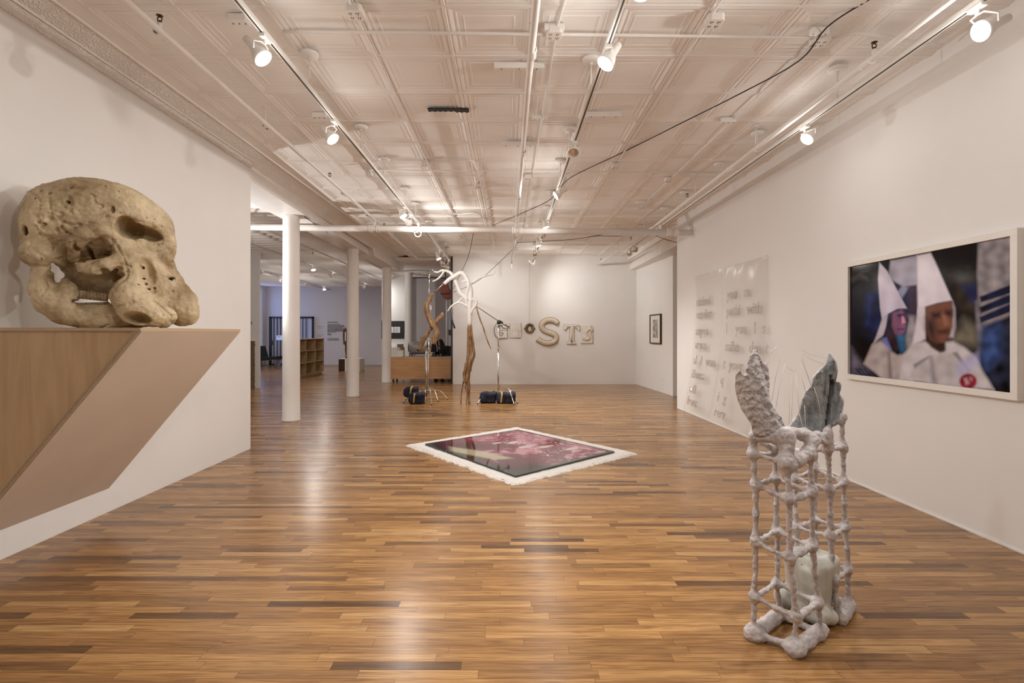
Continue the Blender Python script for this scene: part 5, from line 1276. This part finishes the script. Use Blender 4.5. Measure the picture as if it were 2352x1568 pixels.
M_NAVY = mat('navy_canvas', (0.018,0.020,0.048), .8, var=.4, scale=20, bmp=.3, bscale=90)
M_STRAP = mat('yellow_strap', (0.50,0.40,0.13), .7, var=.2)
def sandbag(label, px0, py0, px1, py1, Y, straps, z0=None, lean=0.0):
    """two-lobed canvas bag with a strap over it"""
    a, b3 = W(px0,py1,Y), W(px1,py0,Y); c0 = (a+b3)/2; lx, lz = abs(b3.x-a.x)/2, abs(b3.z-a.z)/2
    if z0 is not None: c0.z = z0+lz
    t = thing('sandbag', label, 'sandbag', (c0.x,Y,c0.z-lz), 'navy sandbags weighing down the stands')
    f = Field(np.array(c0)-np.array((lx+.05,.20,lz+.05)), np.array(c0)+np.array((lx+.05,.20,lz+.05)), .011)
    f.rbox((c0.x,Y,c0.z),(lx,.12,lz),min(lz,.06)*.9,.0); f.rbox((c0.x-lx*.5,Y,c0.z+.01),(lx*.5,.14,lz*.9),.05,.04); f.rbox((c0.x+lx*.5,Y,c0.z-.005),(lx*.5,.14,lz*.9),.05,.04)
    if z0 == 0.0: f.F[:, :, :max(0,int((0.004-f.lo[2])/f.h)+1)] = .5
    skin('bag', f, M_NAVY, t, None, [(.030,7),(.008,24)])
    for s_ in straps:
        x = (s_-CX)*Y/F; m = MB(); m.tube(curve_pts([Vector((x-.01,Y-.158,c0.z-lz*.8)),Vector((x,Y-.170,c0.z)),Vector((x+.01,Y-.150,c0.z+lz*.8)),Vector((x+.01,Y-.02,c0.z+lz+.02))],5), .020, 6, ell=.25); m.build('strap', M_STRAP, t)
    return t
sandbag('navy sandbag with a yellow strap, the upper of two at the stand by the desk', 931, 888, 960, 911, 11.0, [946])
sandbag('navy sandbag with a yellow strap, the lower of two at the stand by the desk', 942, 899, 975, 924, 10.9, [954], 0.0)
t = sandbag('long navy sandbag draped over the foot of the boom stand', 1104, 901, 1140, 926, 11.0, [], 0.0)
m = MB(); m.tube(curve_pts([W(1108,903,10.95),W(1122,897,11),W(1134,899,11),W(1146,898,11),W(1155,903,10.9)],4),.009,6); m.build('handle_strap', M_STRAP, t)
t = sandbag('round navy sandbag with a bright yellow band at the boom stand', 1142, 903, 1184, 927, 10.95, [1152], 0.0)
m = MB(); m.lathe([(0,0),(.02,0),(.02,.008),(0,.008)], W(1175,909,10.76),(0,-1,0),12); m.build('grommet', M_STRAP, t)
t = thing('hanging_clamp', 'small blue and black tool hanging from the lowest white branch', 'tool', PX(1040,732,YT,.04))
m = MB(); m.tube([PX(1038.5,702,YT,.04),PX(1037,716,YT,.04),PX(1038,728,YT,.04)],.004,6); m.build('cord', M_WHITE, t)
m = MB(); m.tube([PX(1037,728,YT,.04),PX(1040,741,YT,.04)],.013,8); m.build('handle', mat('blue_plastic',(.02,.05,.35),.4), t, label='blue handle')
m = MB(); m.tube([PX(1040,741,YT,.04),PX(1044,754,YT,.04)],[.016,.020],8); m.build('jaw', M_BLACK, t)

# ================================================================== DESK AND WHAT STANDS ON IT
M_OAKV = mat_wood('oak_veneer', (0.50,0.275,0.125), (0.62,0.37,0.18), (1.2,1.2,14), .5, 1.3, .03)
X0, X1, Z0, Z1 = (894.5-CX)*15.5/F, (1037.5-CX)*15.5/F, .118, .806
dk = thing('reception_desk', 'long low oak veneer desk on black casters beside the third column', 'desk', (X0,15.5,0))
MB().box(X0,X1,15.5,15.53,Z0,Z1-.0).build('front_panel', M_OAKV, dk, .002)
m = MB(); m.box(X0,X0+.03,15.53,16.25,Z0,Z1-.03); m.box(X1-.03,X1,15.53,16.25,Z0,Z1-.03); m.build('side_panels', M_OAKV, dk)
MB().box(X0,X1,15.53,16.27,Z1-.03,Z1).build('desktop', mat('pale_laminate',(.55,.50,.44),.4), dk, .002)
MB().box(X0+.03,X1-.03,15.53,16.2,Z0,Z0+.025).build('bottom_board', M_OAKV, dk)
for x in (X0+.10,X1-.10):
    for y in (15.60,16.12):
        m = MB(); m.cyl((x-.018,y,.045),(x+.018,y,.045),.045,16); o = m.build('caster', M_BLACK, dk)
        q = MB(); q.box(x-.03,x+.03,y-.03,y+.03,.10,.118); q.obox((x,y-.01,.078),(.024,0,0),(0,.006,0),(0,0,.03)); q.build('caster_fork', M_STEEL, o)
MB().box(X0+.42,X0+.9,15.9,16.4,.0,.10).build('b', M_WHITE) if False else None
t = thing('paper_stack', 'flat white papers at the column end of the desk', 'papers', (X0+.15,15.8,Z1)); m = MB(); m.box(X0+.03,X0+.36,15.6,15.82,Z1+.001,Z1+.018); m.box(X0+.2,X0+.40,15.62,15.85,Z1+.018,Z1+.024); m.build('sheets', M_WHITE, t, .001)
YD = 15.98
t = thing('white_box', 'small white box standing on the desk under the display case', 'box', (PX(915,812,YD).x,YD,Z1)); a, b3 = PX(904.5,812,YD), PX(928,804.5,YD); m = MB(); m.box(a.x,b3.x,YD-.15,YD+.15,Z1+.001,b3.z); m.build('body', M_WHITE, t, .006); zb = b3.z
m = MB(); m.box(a.x-.004,b3.x+.004,YD-.154,YD+.154,zb-.02,zb-.0005); m.build('lid', M_WHITE, t, .002)
t = thing('display_case', 'small clear display case with pale objects on the white box', 'display case', (PX(918,800,YD).x,YD,zb+.001)); a, b3 = PX(910,803,YD), PX(927,786,YD)
m = MB(); m.box(a.x,b3.x,YD-.12,YD+.12,zb+.012,b3.z); m.build('glass_cover', mat_clear('case_acrylic',.05,.05), t)
m = MB(); m.box(a.x-.005,b3.x+.005,YD-.125,YD+.125,zb+.001,zb+.012); m.build('base', M_WHITE, t)
m = MB(); m.box(a.x+.02,b3.x-.02,YD+.05,YD+.10,zb+.012,b3.z-.06); m.build('back_panel', mat('brown_card',(.22,.15,.09),.7), t)
m = MB(); m.lathe([(0,0),(.05,.0),(.06,.04),(.03,.08),(0,.09)], (a.x+.10,YD-.03,zb+.012)); m.lathe([(0,0),(.03,0),(.02,.10),(0,.12)], (a.x+.05,YD,zb+.012)); m.build('ornament', mat('pale_ceramic',(.6,.55,.48),.4), t)
# silvery capsule on a rack
t = thing('capsule_model', 'grey rounded capsule with a round porthole end lying on a rack on the desk', 'capsule', (PX(962,800,YD).x,YD,Z1))
M_CAPS = mat('satin_grey_shell', (.34,.335,.33), .35, metal=.3, var=.1)
xa, xb, zc_ = PX(942,0,YD).x, PX(996,0,YD).x, PX(0,798,YD).z
m = MB(); m.lathe([(0,-.02),(.13,-.01),(.165,.0),(.20,.08),(.212,.20),(.21,.42),(.19,.53),(.12,.60),(0,.62)], (xa,YD+.02,zc_), (1,-.12,0), 32); m.build('shell', M_CAPS, t)
m = MB(); m.lathe([(.135,-.015),(.15,-.03),(.165,-.015),(.165,.005)], (xa,YD+.02,zc_), (1,-.12,0), 32); m.build('porthole_rim', M_DKWOOD, t)
m = MB(); m.lathe([(0,-.03),(.06,-.028),(.13,-.012)], (xa,YD+.02,zc_), (1,-.12,0), 28); m.build('porthole', M_PALE, t)
m = MB(); m.lathe([(0,0),(.012,0),(.012,.01),(0,.012)], (xa+.28,YD-.19,zc_+.10),(0,-1,0),10); m.lathe([(0,0),(.010,0),(.010,.01),(0,.012)], (xa+.14,YD-.17,zc_+.09),(0,-1,0),10); m.build('studs', M_CHROME, t)
m = MB()
for x in (xa+.02,xa+.52):
    for y in (YD-.14,YD+.16): m.box(x-.012,x+.012,y-.012,y+.012,Z1,zc_-.17)
m.box(xa,xa+.54,YD-.15,YD-.13,zc_-.20,zc_-.175); m.box(xa,xa+.54,YD+.15,YD+.17,zc_-.20,zc_-.175); m.build('rack', M_BLACK, t)
t = thing('computer_monitor', 'dark flat computer monitor on the desk in front of the seated person', 'monitor', (PX(996,818,15.9).x,15.9,Z1))
mx_ = PX(997,0,15.9).x; m = MB(); m.obox((mx_,15.9,Z1+.33),(.10,.20,0),(-.014,.007,0),(0,0,.18)); m.build('screen_housing', M_BLACK, t, .006)
m = MB(); m.obox((mx_,15.92,Z1+.09),(.02,.02,0),(-.012,.012,0),(0,0,.09)); m.lathe([(0,0),(.10,0),(.10,.01),(0,.014)], (mx_,15.92,Z1+.0005)); m.build('monitor_stand', M_STEEL, t)
m = MB(); m.tube([(mx_+.10,15.7,Z1+.45),(mx_+.14,15.72,Z1+.20),(mx_+.11,15.7,Z1+.17)],.006,6); m.build('cable', M_WHITE, t)

# seated person in black behind the desk, long dark hair, leaning forward
YPn = 16.55; hx = PX(1010,0,YPn).x
pn = thing('person', 'person with long dark hair in black clothes sitting behind the desk', 'person', (hx,YPn,0))
M_SKIN = mat('skin', (.38,.22,.15), .5, var=.08); M_CLOTH = mat('black_clothes', (.010,.010,.012), .8, var=.4); M_HAIR = mat('dark_hair', (.012,.008,.007), .45, var=.5, stretch=(30,30,2))
zh = PX(0,788,YPn).z
f = Field((hx-.55,YPn-.45,-.01),(hx+.50,YPn+.75,zh+.25),.013)
H = np.array
f.ell((hx,YPn,zh),(.075,.095,.115),.01); f.ell((hx-.03,YPn-.05,zh-.06),(.05,.05,.05),.03); f.cap((hx-.058,YPn-.065,zh-.005),(hx-.072,YPn-.082,zh-.03),.010,.013,.01)
f.ell((hx-.045,YPn-.08,zh+.015),(.012,.012,.008),.004,True); f.ell((hx-.075,YPn-.045,zh+.015),(.012,.012,.008),.004,True); f.cap((hx-.06,YPn-.09,zh-.055),(hx-.075,YPn-.07,zh-.055),.004,.004,.003,True)
f.cap((hx+.02,YPn+.02,zh-.10),(hx+.04,YPn+.05,zh-.20),.052,.060,.02)
def body(f, only=None):
    f.cap((hx+.06,YPn+.10,zh-.30),(hx+.10,YPn+.28,.62),.145,.15,.06); f.cap((hx-.10,YPn+.06,zh-.26),(hx+.22,YPn+.10,zh-.26),.075,.075,.05)
    f.chain([H((hx+.22,YPn+.08,zh-.27)),H((hx+.30,YPn-.02,zh-.50)),H((hx+.08,YPn-.28,.87))],[.058,.048,.036],.02)
    f.chain([H((hx-.12,YPn+.05,zh-.27)),H((hx-.20,YPn-.08,zh-.50)),H((hx-.16,YPn-.30,.87))],[.058,.048,.036],.02)
    for s in (-.1,.12): f.chain([H((hx+.10+s,YPn+.30,.53)),H((hx+s,YPn-.12,.55)),H((hx+s,YPn-.16,.12))],[.10,.075,.05],.04); f.cap((hx+s,YPn-.14,.05),(hx+s-.01,YPn-.28,.035),.042,.034,.02)
body(f); skin('body', f, M_SKIN, pn)
for s, hxx in ((1,hx+.08),(-1,hx-.16)):
    pass
f = Field((hx-.45,YPn-.45,-.01),(hx+.50,YPn+.75,zh),.015); body(f); f.F -= .012; skin('clothing', f, M_CLOTH, pn, None, [(.006,14)], label='black clothes')
f = Field((hx-.25,YPn-.25,zh-.55),(hx+.35,YPn+.35,zh+.25),.011)
f.ell((hx+.02,YPn+.02,zh+.02),(.098,.112,.128),.02); f.chain([H((hx+.05,YPn+.06,zh-.03)),H((hx+.09,YPn+.06,zh-.18)),H((hx+.10,YPn+.02,zh-.36))],[.10,.10,.07],.04); f.ell((hx-.075,YPn-.09,zh-.03),(.06,.07,.09),.02,True)
skin('hair', f, M_HAIR, pn, None, [(.008,18),(.004,50)])
for hxx in (hx+.08, hx-.16):                 # hands resting on the desk: palm, four fingers and a thumb each
    fh = Field((hxx-.10,YPn-.52,.79),(hxx+.10,YPn-.24,.92),.0045); c0 = H((hxx,YPn-.33,.845))
    fh.rbox(c0+H((0,-.035,0)),(.038,.045,.014),.012,.01); fh.cap(c0+H((0,.04,.01)),c0,.028,.028,.02)
    for i, ln in enumerate((.060,.072,.076,.066)):
        x = hxx+(-.028+.0185*i); y0 = YPn-.405; fh.chain([H((x,y0,.846)),H((x*1.0,y0-ln*.5,.846)),H((x,y0-ln*.85,.832))],[.0088,.008,.007],.004)
    s = 1 if hxx < hx else -1; fh.chain([H((hxx+s*.034,YPn-.35,.84)),H((hxx+s*.056,YPn-.385,.838)),H((hxx+s*.058,YPn-.415,.832))],[.010,.009,.0075],.006)
    skin('hand', fh, M_SKIN, pn)
oc = thing('office_chair', 'black office chair behind the desk against the dark gap', 'chair', (hx+.12,YPn+.38,0))
m = MB(); m.lathe([(0,0),(.22,0),(.24,.02),(.24,.06),(.2,.08),(0,.08)], (hx+.10,YPn+.26,.40)); m.build('seat', M_BLACK, oc)
bx_ = PX(1027,0,17.1).x; zt_ = PX(0,796,17.1).z
m = MB(); m.tube(curve_pts([Vector((bx_-.16,17.12,zt_-.50)),Vector((bx_-.17,17.14,zt_-.06)),Vector((bx_-.05,17.15,zt_)),Vector((bx_+.05,17.15,zt_)),Vector((bx_+.17,17.14,zt_-.06)),Vector((bx_+.16,17.12,zt_-.50))],5), .03, 8); m.box(bx_-.15,bx_+.15,17.11,17.16,zt_-.50,zt_-.02); m.build('backrest', M_BLACK, oc, .01)
m = MB(); m.cyl((hx+.10,YPn+.26,.10),(hx+.10,YPn+.26,.40),.03,12); m.tube([(hx+.12,YPn+.4,.43),(bx_,17.15,.45),(bx_,17.17,zt_-.4)],.015,8); m.build('post', M_STEEL, oc)
for k in range(5):
    a = 2*PI*k/5+.3; m = MB(); c0 = Vector((hx+.10,YPn+.26,.10)); e = c0+Vector((math.cos(a)*.26,math.sin(a)*.26,-.04)); m.tube([c0,e],[.02,.014],8); m.cyl(e+Vector((-.012,0,-.03)),e+Vector((.012,0,-.03)),.03,10); m.build('leg', M_BLACK, oc)

# things around the dark passage behind the desk
t = thing('red_equipment_box', 'faded red metal box with a rounded lower drum hung high behind the branches', 'equipment', (PX(1026,640,15.9).x,15.9,PX(0,686,15.9).z))
M_RED = mat('faded_red_paint', (.50,.16,.12), .55, var=.3, scale=10)
YR = 15.9; m = MB(); m.prism([PX(x,y,YR) for x,y in ((1009,655),(1027,651),(1034,671),(1012,674))], (0,0,0), (0,.25,0)); m.build('box', M_RED, t, .006, fix=True)
m = MB(); m.lathe([(0,.03),(.12,.03),(.175,.06),(.175,.16),(.14,.24),(0,.24)], PX(1027,675,YR), (0,1,0), 26); m.build('drum', M_RED, t)
m = MB(); m.box(PX(1012,0,YR).x,PX(1039,0,YR).x,YR-.02,YR+.28,PX(0,674,YR).z-.02,PX(0,674,YR).z+.02); m.cyl(PX(1022,660,YR,.12),(PX(1022,0,YR).x,YR+.12,ZC-.03),.02,8); m.build('bracket', M_DKWOOD, t)
t = thing('wall_panel_box', 'small black switch box on the edge beside the back wall', 'switch box', (-1.83,15.06,1.5)); m = MB(); a, b3 = PX(1030,770,15.0), PX(1036,757,15.0); m.box(a.x,b3.x+.01,15.03,15.12,a.z,b3.z); m.build('box', M_BLACK, t, .004)
t = thing('wall_pipe', 'thin grey pipe running up the dark wall beside the back wall', 'pipe', (PX(1027,0,20).x,20,0)); m = MB(); m.cyl((PX(1027,0,20).x,20,0),(PX(1027,0,20).x,20,ZC-.02),.05,10); m.build('run', M_WALL2, t)
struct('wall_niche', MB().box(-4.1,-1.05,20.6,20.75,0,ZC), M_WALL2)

# black poster wall
t = thing('black_poster', 'black wall panel with small white sheets on it, seen past the third column', 'poster', (-4.6,19.98,1.34))
a, b3 = PX(886,777.5,19.97), PX(928.5,737,19.97); MB().box(a.x,b3.x,19.97,19.995,a.z,b3.z).build('board', M_BLACK, t)
M_SHEETP = mat('printed_sheet', (.85,.86,.90), .6, var=.02)
for x0, x1 in ((888,904),(905.5,919)):
    a, b3 = PX(x0,764,19.96), PX(x1,750.5,19.96); o = MB().box(a.x,b3.x,19.955,19.969,a.z,b3.z).build('sheet', M_SHEETP, t)
    m = MB()
    for k in range(6):
        z = b3.z-.045-k*.032; m.box(a.x+.04,a.x+.04+(b3.x-a.x-.08)*random.uniform(.6,1),19.9535,19.955,z,z+.009)
    m.build('printed_lines', M_BLACK, o)
t = thing('narrow_frame', 'narrow dark frame seen edge on just before the third column', 'picture', (-5.19,20.0,1.3)); a, b3 = PX(876.3,778,19.9), PX(878,736,19.9); m = MB(); m.box(a.x,a.x+.035,19.86,19.999,a.z,b3.z); m.build('frame', M_DKWOOD, t)
t = thing('low_cabinet', 'white low cabinet under the black poster', 'cabinet', (-4.6,19.7,0)); m = MB(); m.box(-4.95,-4.2,19.45,19.98,0.0,.98); m.build('body', M_WHITE, t, .004); m = MB(); m.box(-4.97,-4.18,19.43,19.98,.98,1.01); m.build('top', M_WHITE, t); m = MB(); m.box(-4.58,-4.57,19.445,19.45,.05,.95); m.build('door_gap', M_DARK, t)

# ================================================================== FAR GALLERY
M_SHELF = mat_wood('pale_plywood_shelf', (0.40,0.27,0.15), (0.52,0.38,0.22), (2,2,14), .5, 1.2, .03)
bk = thing('bookcase', 'empty plywood bookcase with square compartments between the first two columns', 'bookcase', (-7.45,18,0))
XA, XB, YA, YB, ZT2 = -7.62, -7.28, 16.75, 19.30, 1.37
MB().box(XA,XA+.012,YA,YB,.06,ZT2).build('back_panel', M_SHELF, bk)
for i, z in enumerate((.06,.49,.92,ZT2-.03)): MB().box(XA+.012,XB+(.01 if i in (0,3) else 0),YA,YB,z,z+.03).build('shelf', M_SHELF, bk, .001)
for i in range(4):
    y = YA + (YB-YA-.03)*i/3
    for k, (z0, z1) in enumerate(((.09,.49),(.52,.92),(.95,ZT2-.03))):
        yy = y + (.06 if k == 1 and 0 < i < 3 else 0); MB().box(XA+.012,XB,yy,yy+.03,z0,z1).build('divider', M_SHELF, bk)
MB().box(XA+.03,XB-.03,YA+.05,YB-.15,0,.06).build('plinth_base', M_SHELF, bk)
# lounge chair
lc = thing('lounge_chair', 'black low lounge chair with thin metal legs near the far gallery window', 'chair', (-11.2,23.0,0))
m = MB(); m.obox((-11.12,23.0,.40),(.36,0,.02),(0,.32,0),(0,0,.075)); m.build('seat_cushion', M_BLACK, lc, .03)
m = MB(); m.obox((-11.55,23.0,.66),(-.08,0,.30),(0,.32,0),(.06,0,.02)); m.build('back_cushion', M_BLACK, lc, .03)
for x in (-11.42,-10.85):
    for y in (22.75,23.25): m = MB(); m.cyl((x,y,0),(x,y,.34),.012,8); m.build('leg', M_CHROME, lc)
m = MB(); m.tube([(-11.45,22.72,.31),(-10.8,22.72,.33)],.012,6); m.tube([(-11.45,23.28,.31),(-10.8,23.28,.33)],.012,6); m.build('side_rails', M_CHROME, lc)
t = thing('storage_bin', 'pale bluish bin on the floor beside the lounge chair', 'bin', (PX(637,0,23.6).x,23.6,0)); m = MB(); x = PX(637,0,23.6).x
m.prism([Vector((x-.10,0,0)),Vector((x+.10,0,0)),Vector((x+.13,0,.36)),Vector((x-.13,0,.36))], (0,23.48,0), (0,23.72,0)); m.build('body', mat('pale_blue_plastic',(.45,.55,.80),.4), t, .01, fix=True)
m = MB(); m.box(x-.14,x+.14,23.47,23.73,.36,.385); m.build('lid', M_WHITE, t, .004)
# gate door
GD = thing('door_1', None, None, (-10.8,24.36,0)); GD['kind'] = 'structure'
xl, xr, zt = PX(618.5,0,24.3).x, PX(720,0,24.3).x, PX(0,727,24.3).z
m = MB(); m.box(xl,xl+.10,24.28,24.38,0,zt); m.box(xr-.08,xr,24.28,24.38,0,zt); m.box(xl,xr,24.28,24.38,zt-.08,zt); m.box(xl,xr,24.28,24.38,0,.05); m.build('door_frame', M_BLACK, GD)
m = MB(); m.box(xl+.10,-10.35,24.355,24.37,.05,zt-.08); m.build('grey_leaf', mat('grey_panel',(.42,.40,.42),.6), GD)
m = MB(); m.box(-10.35,xr-.08,24.35,24.37,.05,zt-.08); m.build('pale_leaf', mat('pale_blue_panel',(.48,.54,.72),.5), GD)
m = MB()
for k in range(11): xx = xl+.22+k*.16; m.box(xx-.015,xx+.015,24.30,24.33,.05,zt-.08)
m.box(-9.98,-9.97,24.345,24.35,.05,zt-.08); m.build('gate_bars', M_BLACK, GD)
m = MB(); m.box(xl+.09,xl+.17,24.26,24.30,1.0,1.22); m.build('lock_box', M_BLACK, GD)
t = thing('gate_sign', 'white paper notice fixed on the black barred gate', 'sign', (PX(645,0,24.25).x,24.27,1.2)); a, b3 = PX(635,781,24.25), PX(655,770,24.25); m = MB(); m.box(a.x,b3.x,24.25,24.262,a.z,b3.z); m.build('paper', M_SHEETP, t)
m = MB(); m.box(a.x+.04,a.x+.2,24.2485,24.25,b3.z-.07,b3.z-.05); m.box(a.x+.04,a.x+.15,24.2485,24.25,b3.z-.12,b3.z-.105); m.build('printed_lines', M_DARK, t)
# wall texts
def wall_text(rows, x, y, label, col=M_BLACK, name='wall_text'):
    t = thing(name, label, 'text', (x,y,1.3))
    m = MB()
    for txt, z, sz, wid in rows:
        vs, fs = text_obj(txt, sz, .0015); w0 = max(v.x for v in vs) or 1; m.add([(x+v.x*wid/w0, y-.004-v.z, z+v.y) for v in vs], fs)
    m.build('lettering', col, t); return t
YB2 = 24.39; x0 = PX(752,0,YB2).x; zr = lambda py: PX(0,py,YB2).z
rows = [('WAR IN POSITION', zr(742), .115, .52),('This exhibit, curated from Nina,',zr(746),.085,.66),('those artists, often others, live the remembers',zr(748.6),.085,.84),('let them as the moon dreams of gathering, Mike and',zr(751.1),.085,.86),
        ('works, they observe again, almost again',zr(753.7),.085,.76),('A part. They go through, against nature into it',zr(756.2),.085,.80),('American, the art installations, where the',zr(758.8),.085,.78),('presented and all and past, this strange',zr(761),.085,.77),('now for over thirty',zr(763.6),.085,.40),('winter on',zr(767),.07,.20),('APRIL 2008',zr(769.5),.085,.20),
        ('An installation by, those exhibited',zr(777.8),.06,.55),('she never saw, change and sculpture',zr(779.8),.06,.62),('the gallery, and a kind of a night',zr(782),.06,.56)]
wall_text(rows, x0, YB2, 'black paragraph of wall text with a bold heading on the far gallery wall')
x0 = PX(729,0,YB2).x
wall_text([('floor plan of the rooms',zr(750),.05,.28),('list of the works',zr(754),.04,.2),('. . . . .',zr(765),.09,.28),('thank you to all',zr(769),.05,.28),('supporters',zr(773),.06,.2)], x0, YB2, 'small faint block of wall lettering between the gate and the main wall text', M_STEEL, 'wall_caption')
# carved figure on plinth
fgx, fgy = -6.63, 20.2
t = thing('figure_pedestal', 'low pedestal with a dark side carrying the carved wooden figure', 'pedestal', (fgx,fgy,0))
m = MB(); xx0, xx1 = PX(778,0,20).x, PX(826,0,20).x; m.box(xx0,xx1,20.0,20.7,0,.52); m.build('body', M_PALE, t, .003)
m = MB(); m.box(xx0,PX(792,0,20).x,19.992,20.0,0.01,.51); m.build('dark_panel', M_DKWOOD, t)
fg = thing('carved_figure', 'dark carved wooden standing figure on the low pedestal, half hidden by the second column', 'sculpture', (fgx,20.35,.521))
f = Field((fgx-.33,20.1,.50),(fgx+.33,20.6,2.18),.0125); yy = 20.35
f.ell((fgx,yy,2.00),(.085,.10,.115),.02); f.cap((fgx,yy-.09,1.99),(fgx,yy-.11,1.96),.014,.018,.02); f.cap((fgx,yy,1.90),(fgx,yy,1.80),.06,.07,.03)
f.rbox((fgx,yy,1.52),(.17,.10,.30),.07,.05,False,0,.12); f.ell((fgx,yy,1.22),(.16,.11,.12),.05)
for s in (-1,1):
    f.chain([H((fgx+s*.185,yy,1.72)),H((fgx+s*.215,yy,1.48)),H((fgx+s*.20,yy-.04,1.22))],[.062,.050,.040],.03); f.ell((fgx+s*.195,yy-.05,1.15),(.035,.045,.06),.03)
    f.chain([H((fgx+s*.085,yy,1.18)),H((fgx+s*.09,yy-.02,.88)),H((fgx+s*.09,yy+.01,.60))],[.095,.070,.050],.03); f.cap((fgx+s*.09,yy+.01,.56),(fgx+s*.09,yy-.12,.55),.042,.035,.02)
    f.ell((fgx+s*.035,yy-.095,2.015),(.016,.014,.010),.006,True)
f.F[:,:,:int((.522-.50)/.0125)+1] = .5
skin('figure_body', f, mat_wood('dark_carved_wood',(.05,.022,.010),(.14,.065,.03),(6,6,1.5),.4,2,.3), fg, None, [(.008,9)])
m = MB(); m.box(fgx-.13,fgx-.09,yy-.135,yy-.118,1.25,1.62); m.build('pale_strip', M_PALE, fg)
# white partition ledge and brown board
t = thing('brown_board', 'tall brown board with a torn edge and a white cap leaning at the white partition', 'board', (-7.35,13.9,0))
xa2, xb2 = PX(570,0,13.9).x, PX(584,0,13.9).x; vs = [Vector((xa2-.1,13.93,.0))]; k = 26
pts = [Vector((xa2-.1,13.93,0)),Vector((xb2+.01,13.93,0))]+[Vector((xb2+noise.noise(Vector((i*.9,0,0)))*.025,13.93,1.33*i/k)) for i in range(1,k)]+[Vector((xb2,13.93,1.34)),Vector((xa2-.1,13.93,1.34))]
m = MB(); m.prism(pts, (0,0,0), (0,-.03,0)); m.build('board', mat('brown_kraft',(.24,.165,.10),.8,var=.25,scale=6), t, fix=True)
m = MB(); m.box(xa2-.1,xb2+.03,13.87,13.94,1.341,1.375); m.build('white_cap', M_WHITE, t)
t = thing('wall_switch', 'small beige switch plate on the white partition', 'switch', (PX(575,0,13.93).x,13.935,1.7)); a, b3 = PX(571,745,13.93), PX(579,738,13.93); m = MB(); m.box(a.x,b3.x,13.925,13.939,a.z,b3.z); m.build('plate', mat('beige_plate',(.45,.36,.28),.5), t); m = MB(); m.box((a.x+b3.x)/2-.01,(a.x+b3.x)/2+.01,13.92,13.925,(a.z+b3.z)/2-.015,(a.z+b3.z)/2+.015); m.build('toggle', M_WHITE, t)
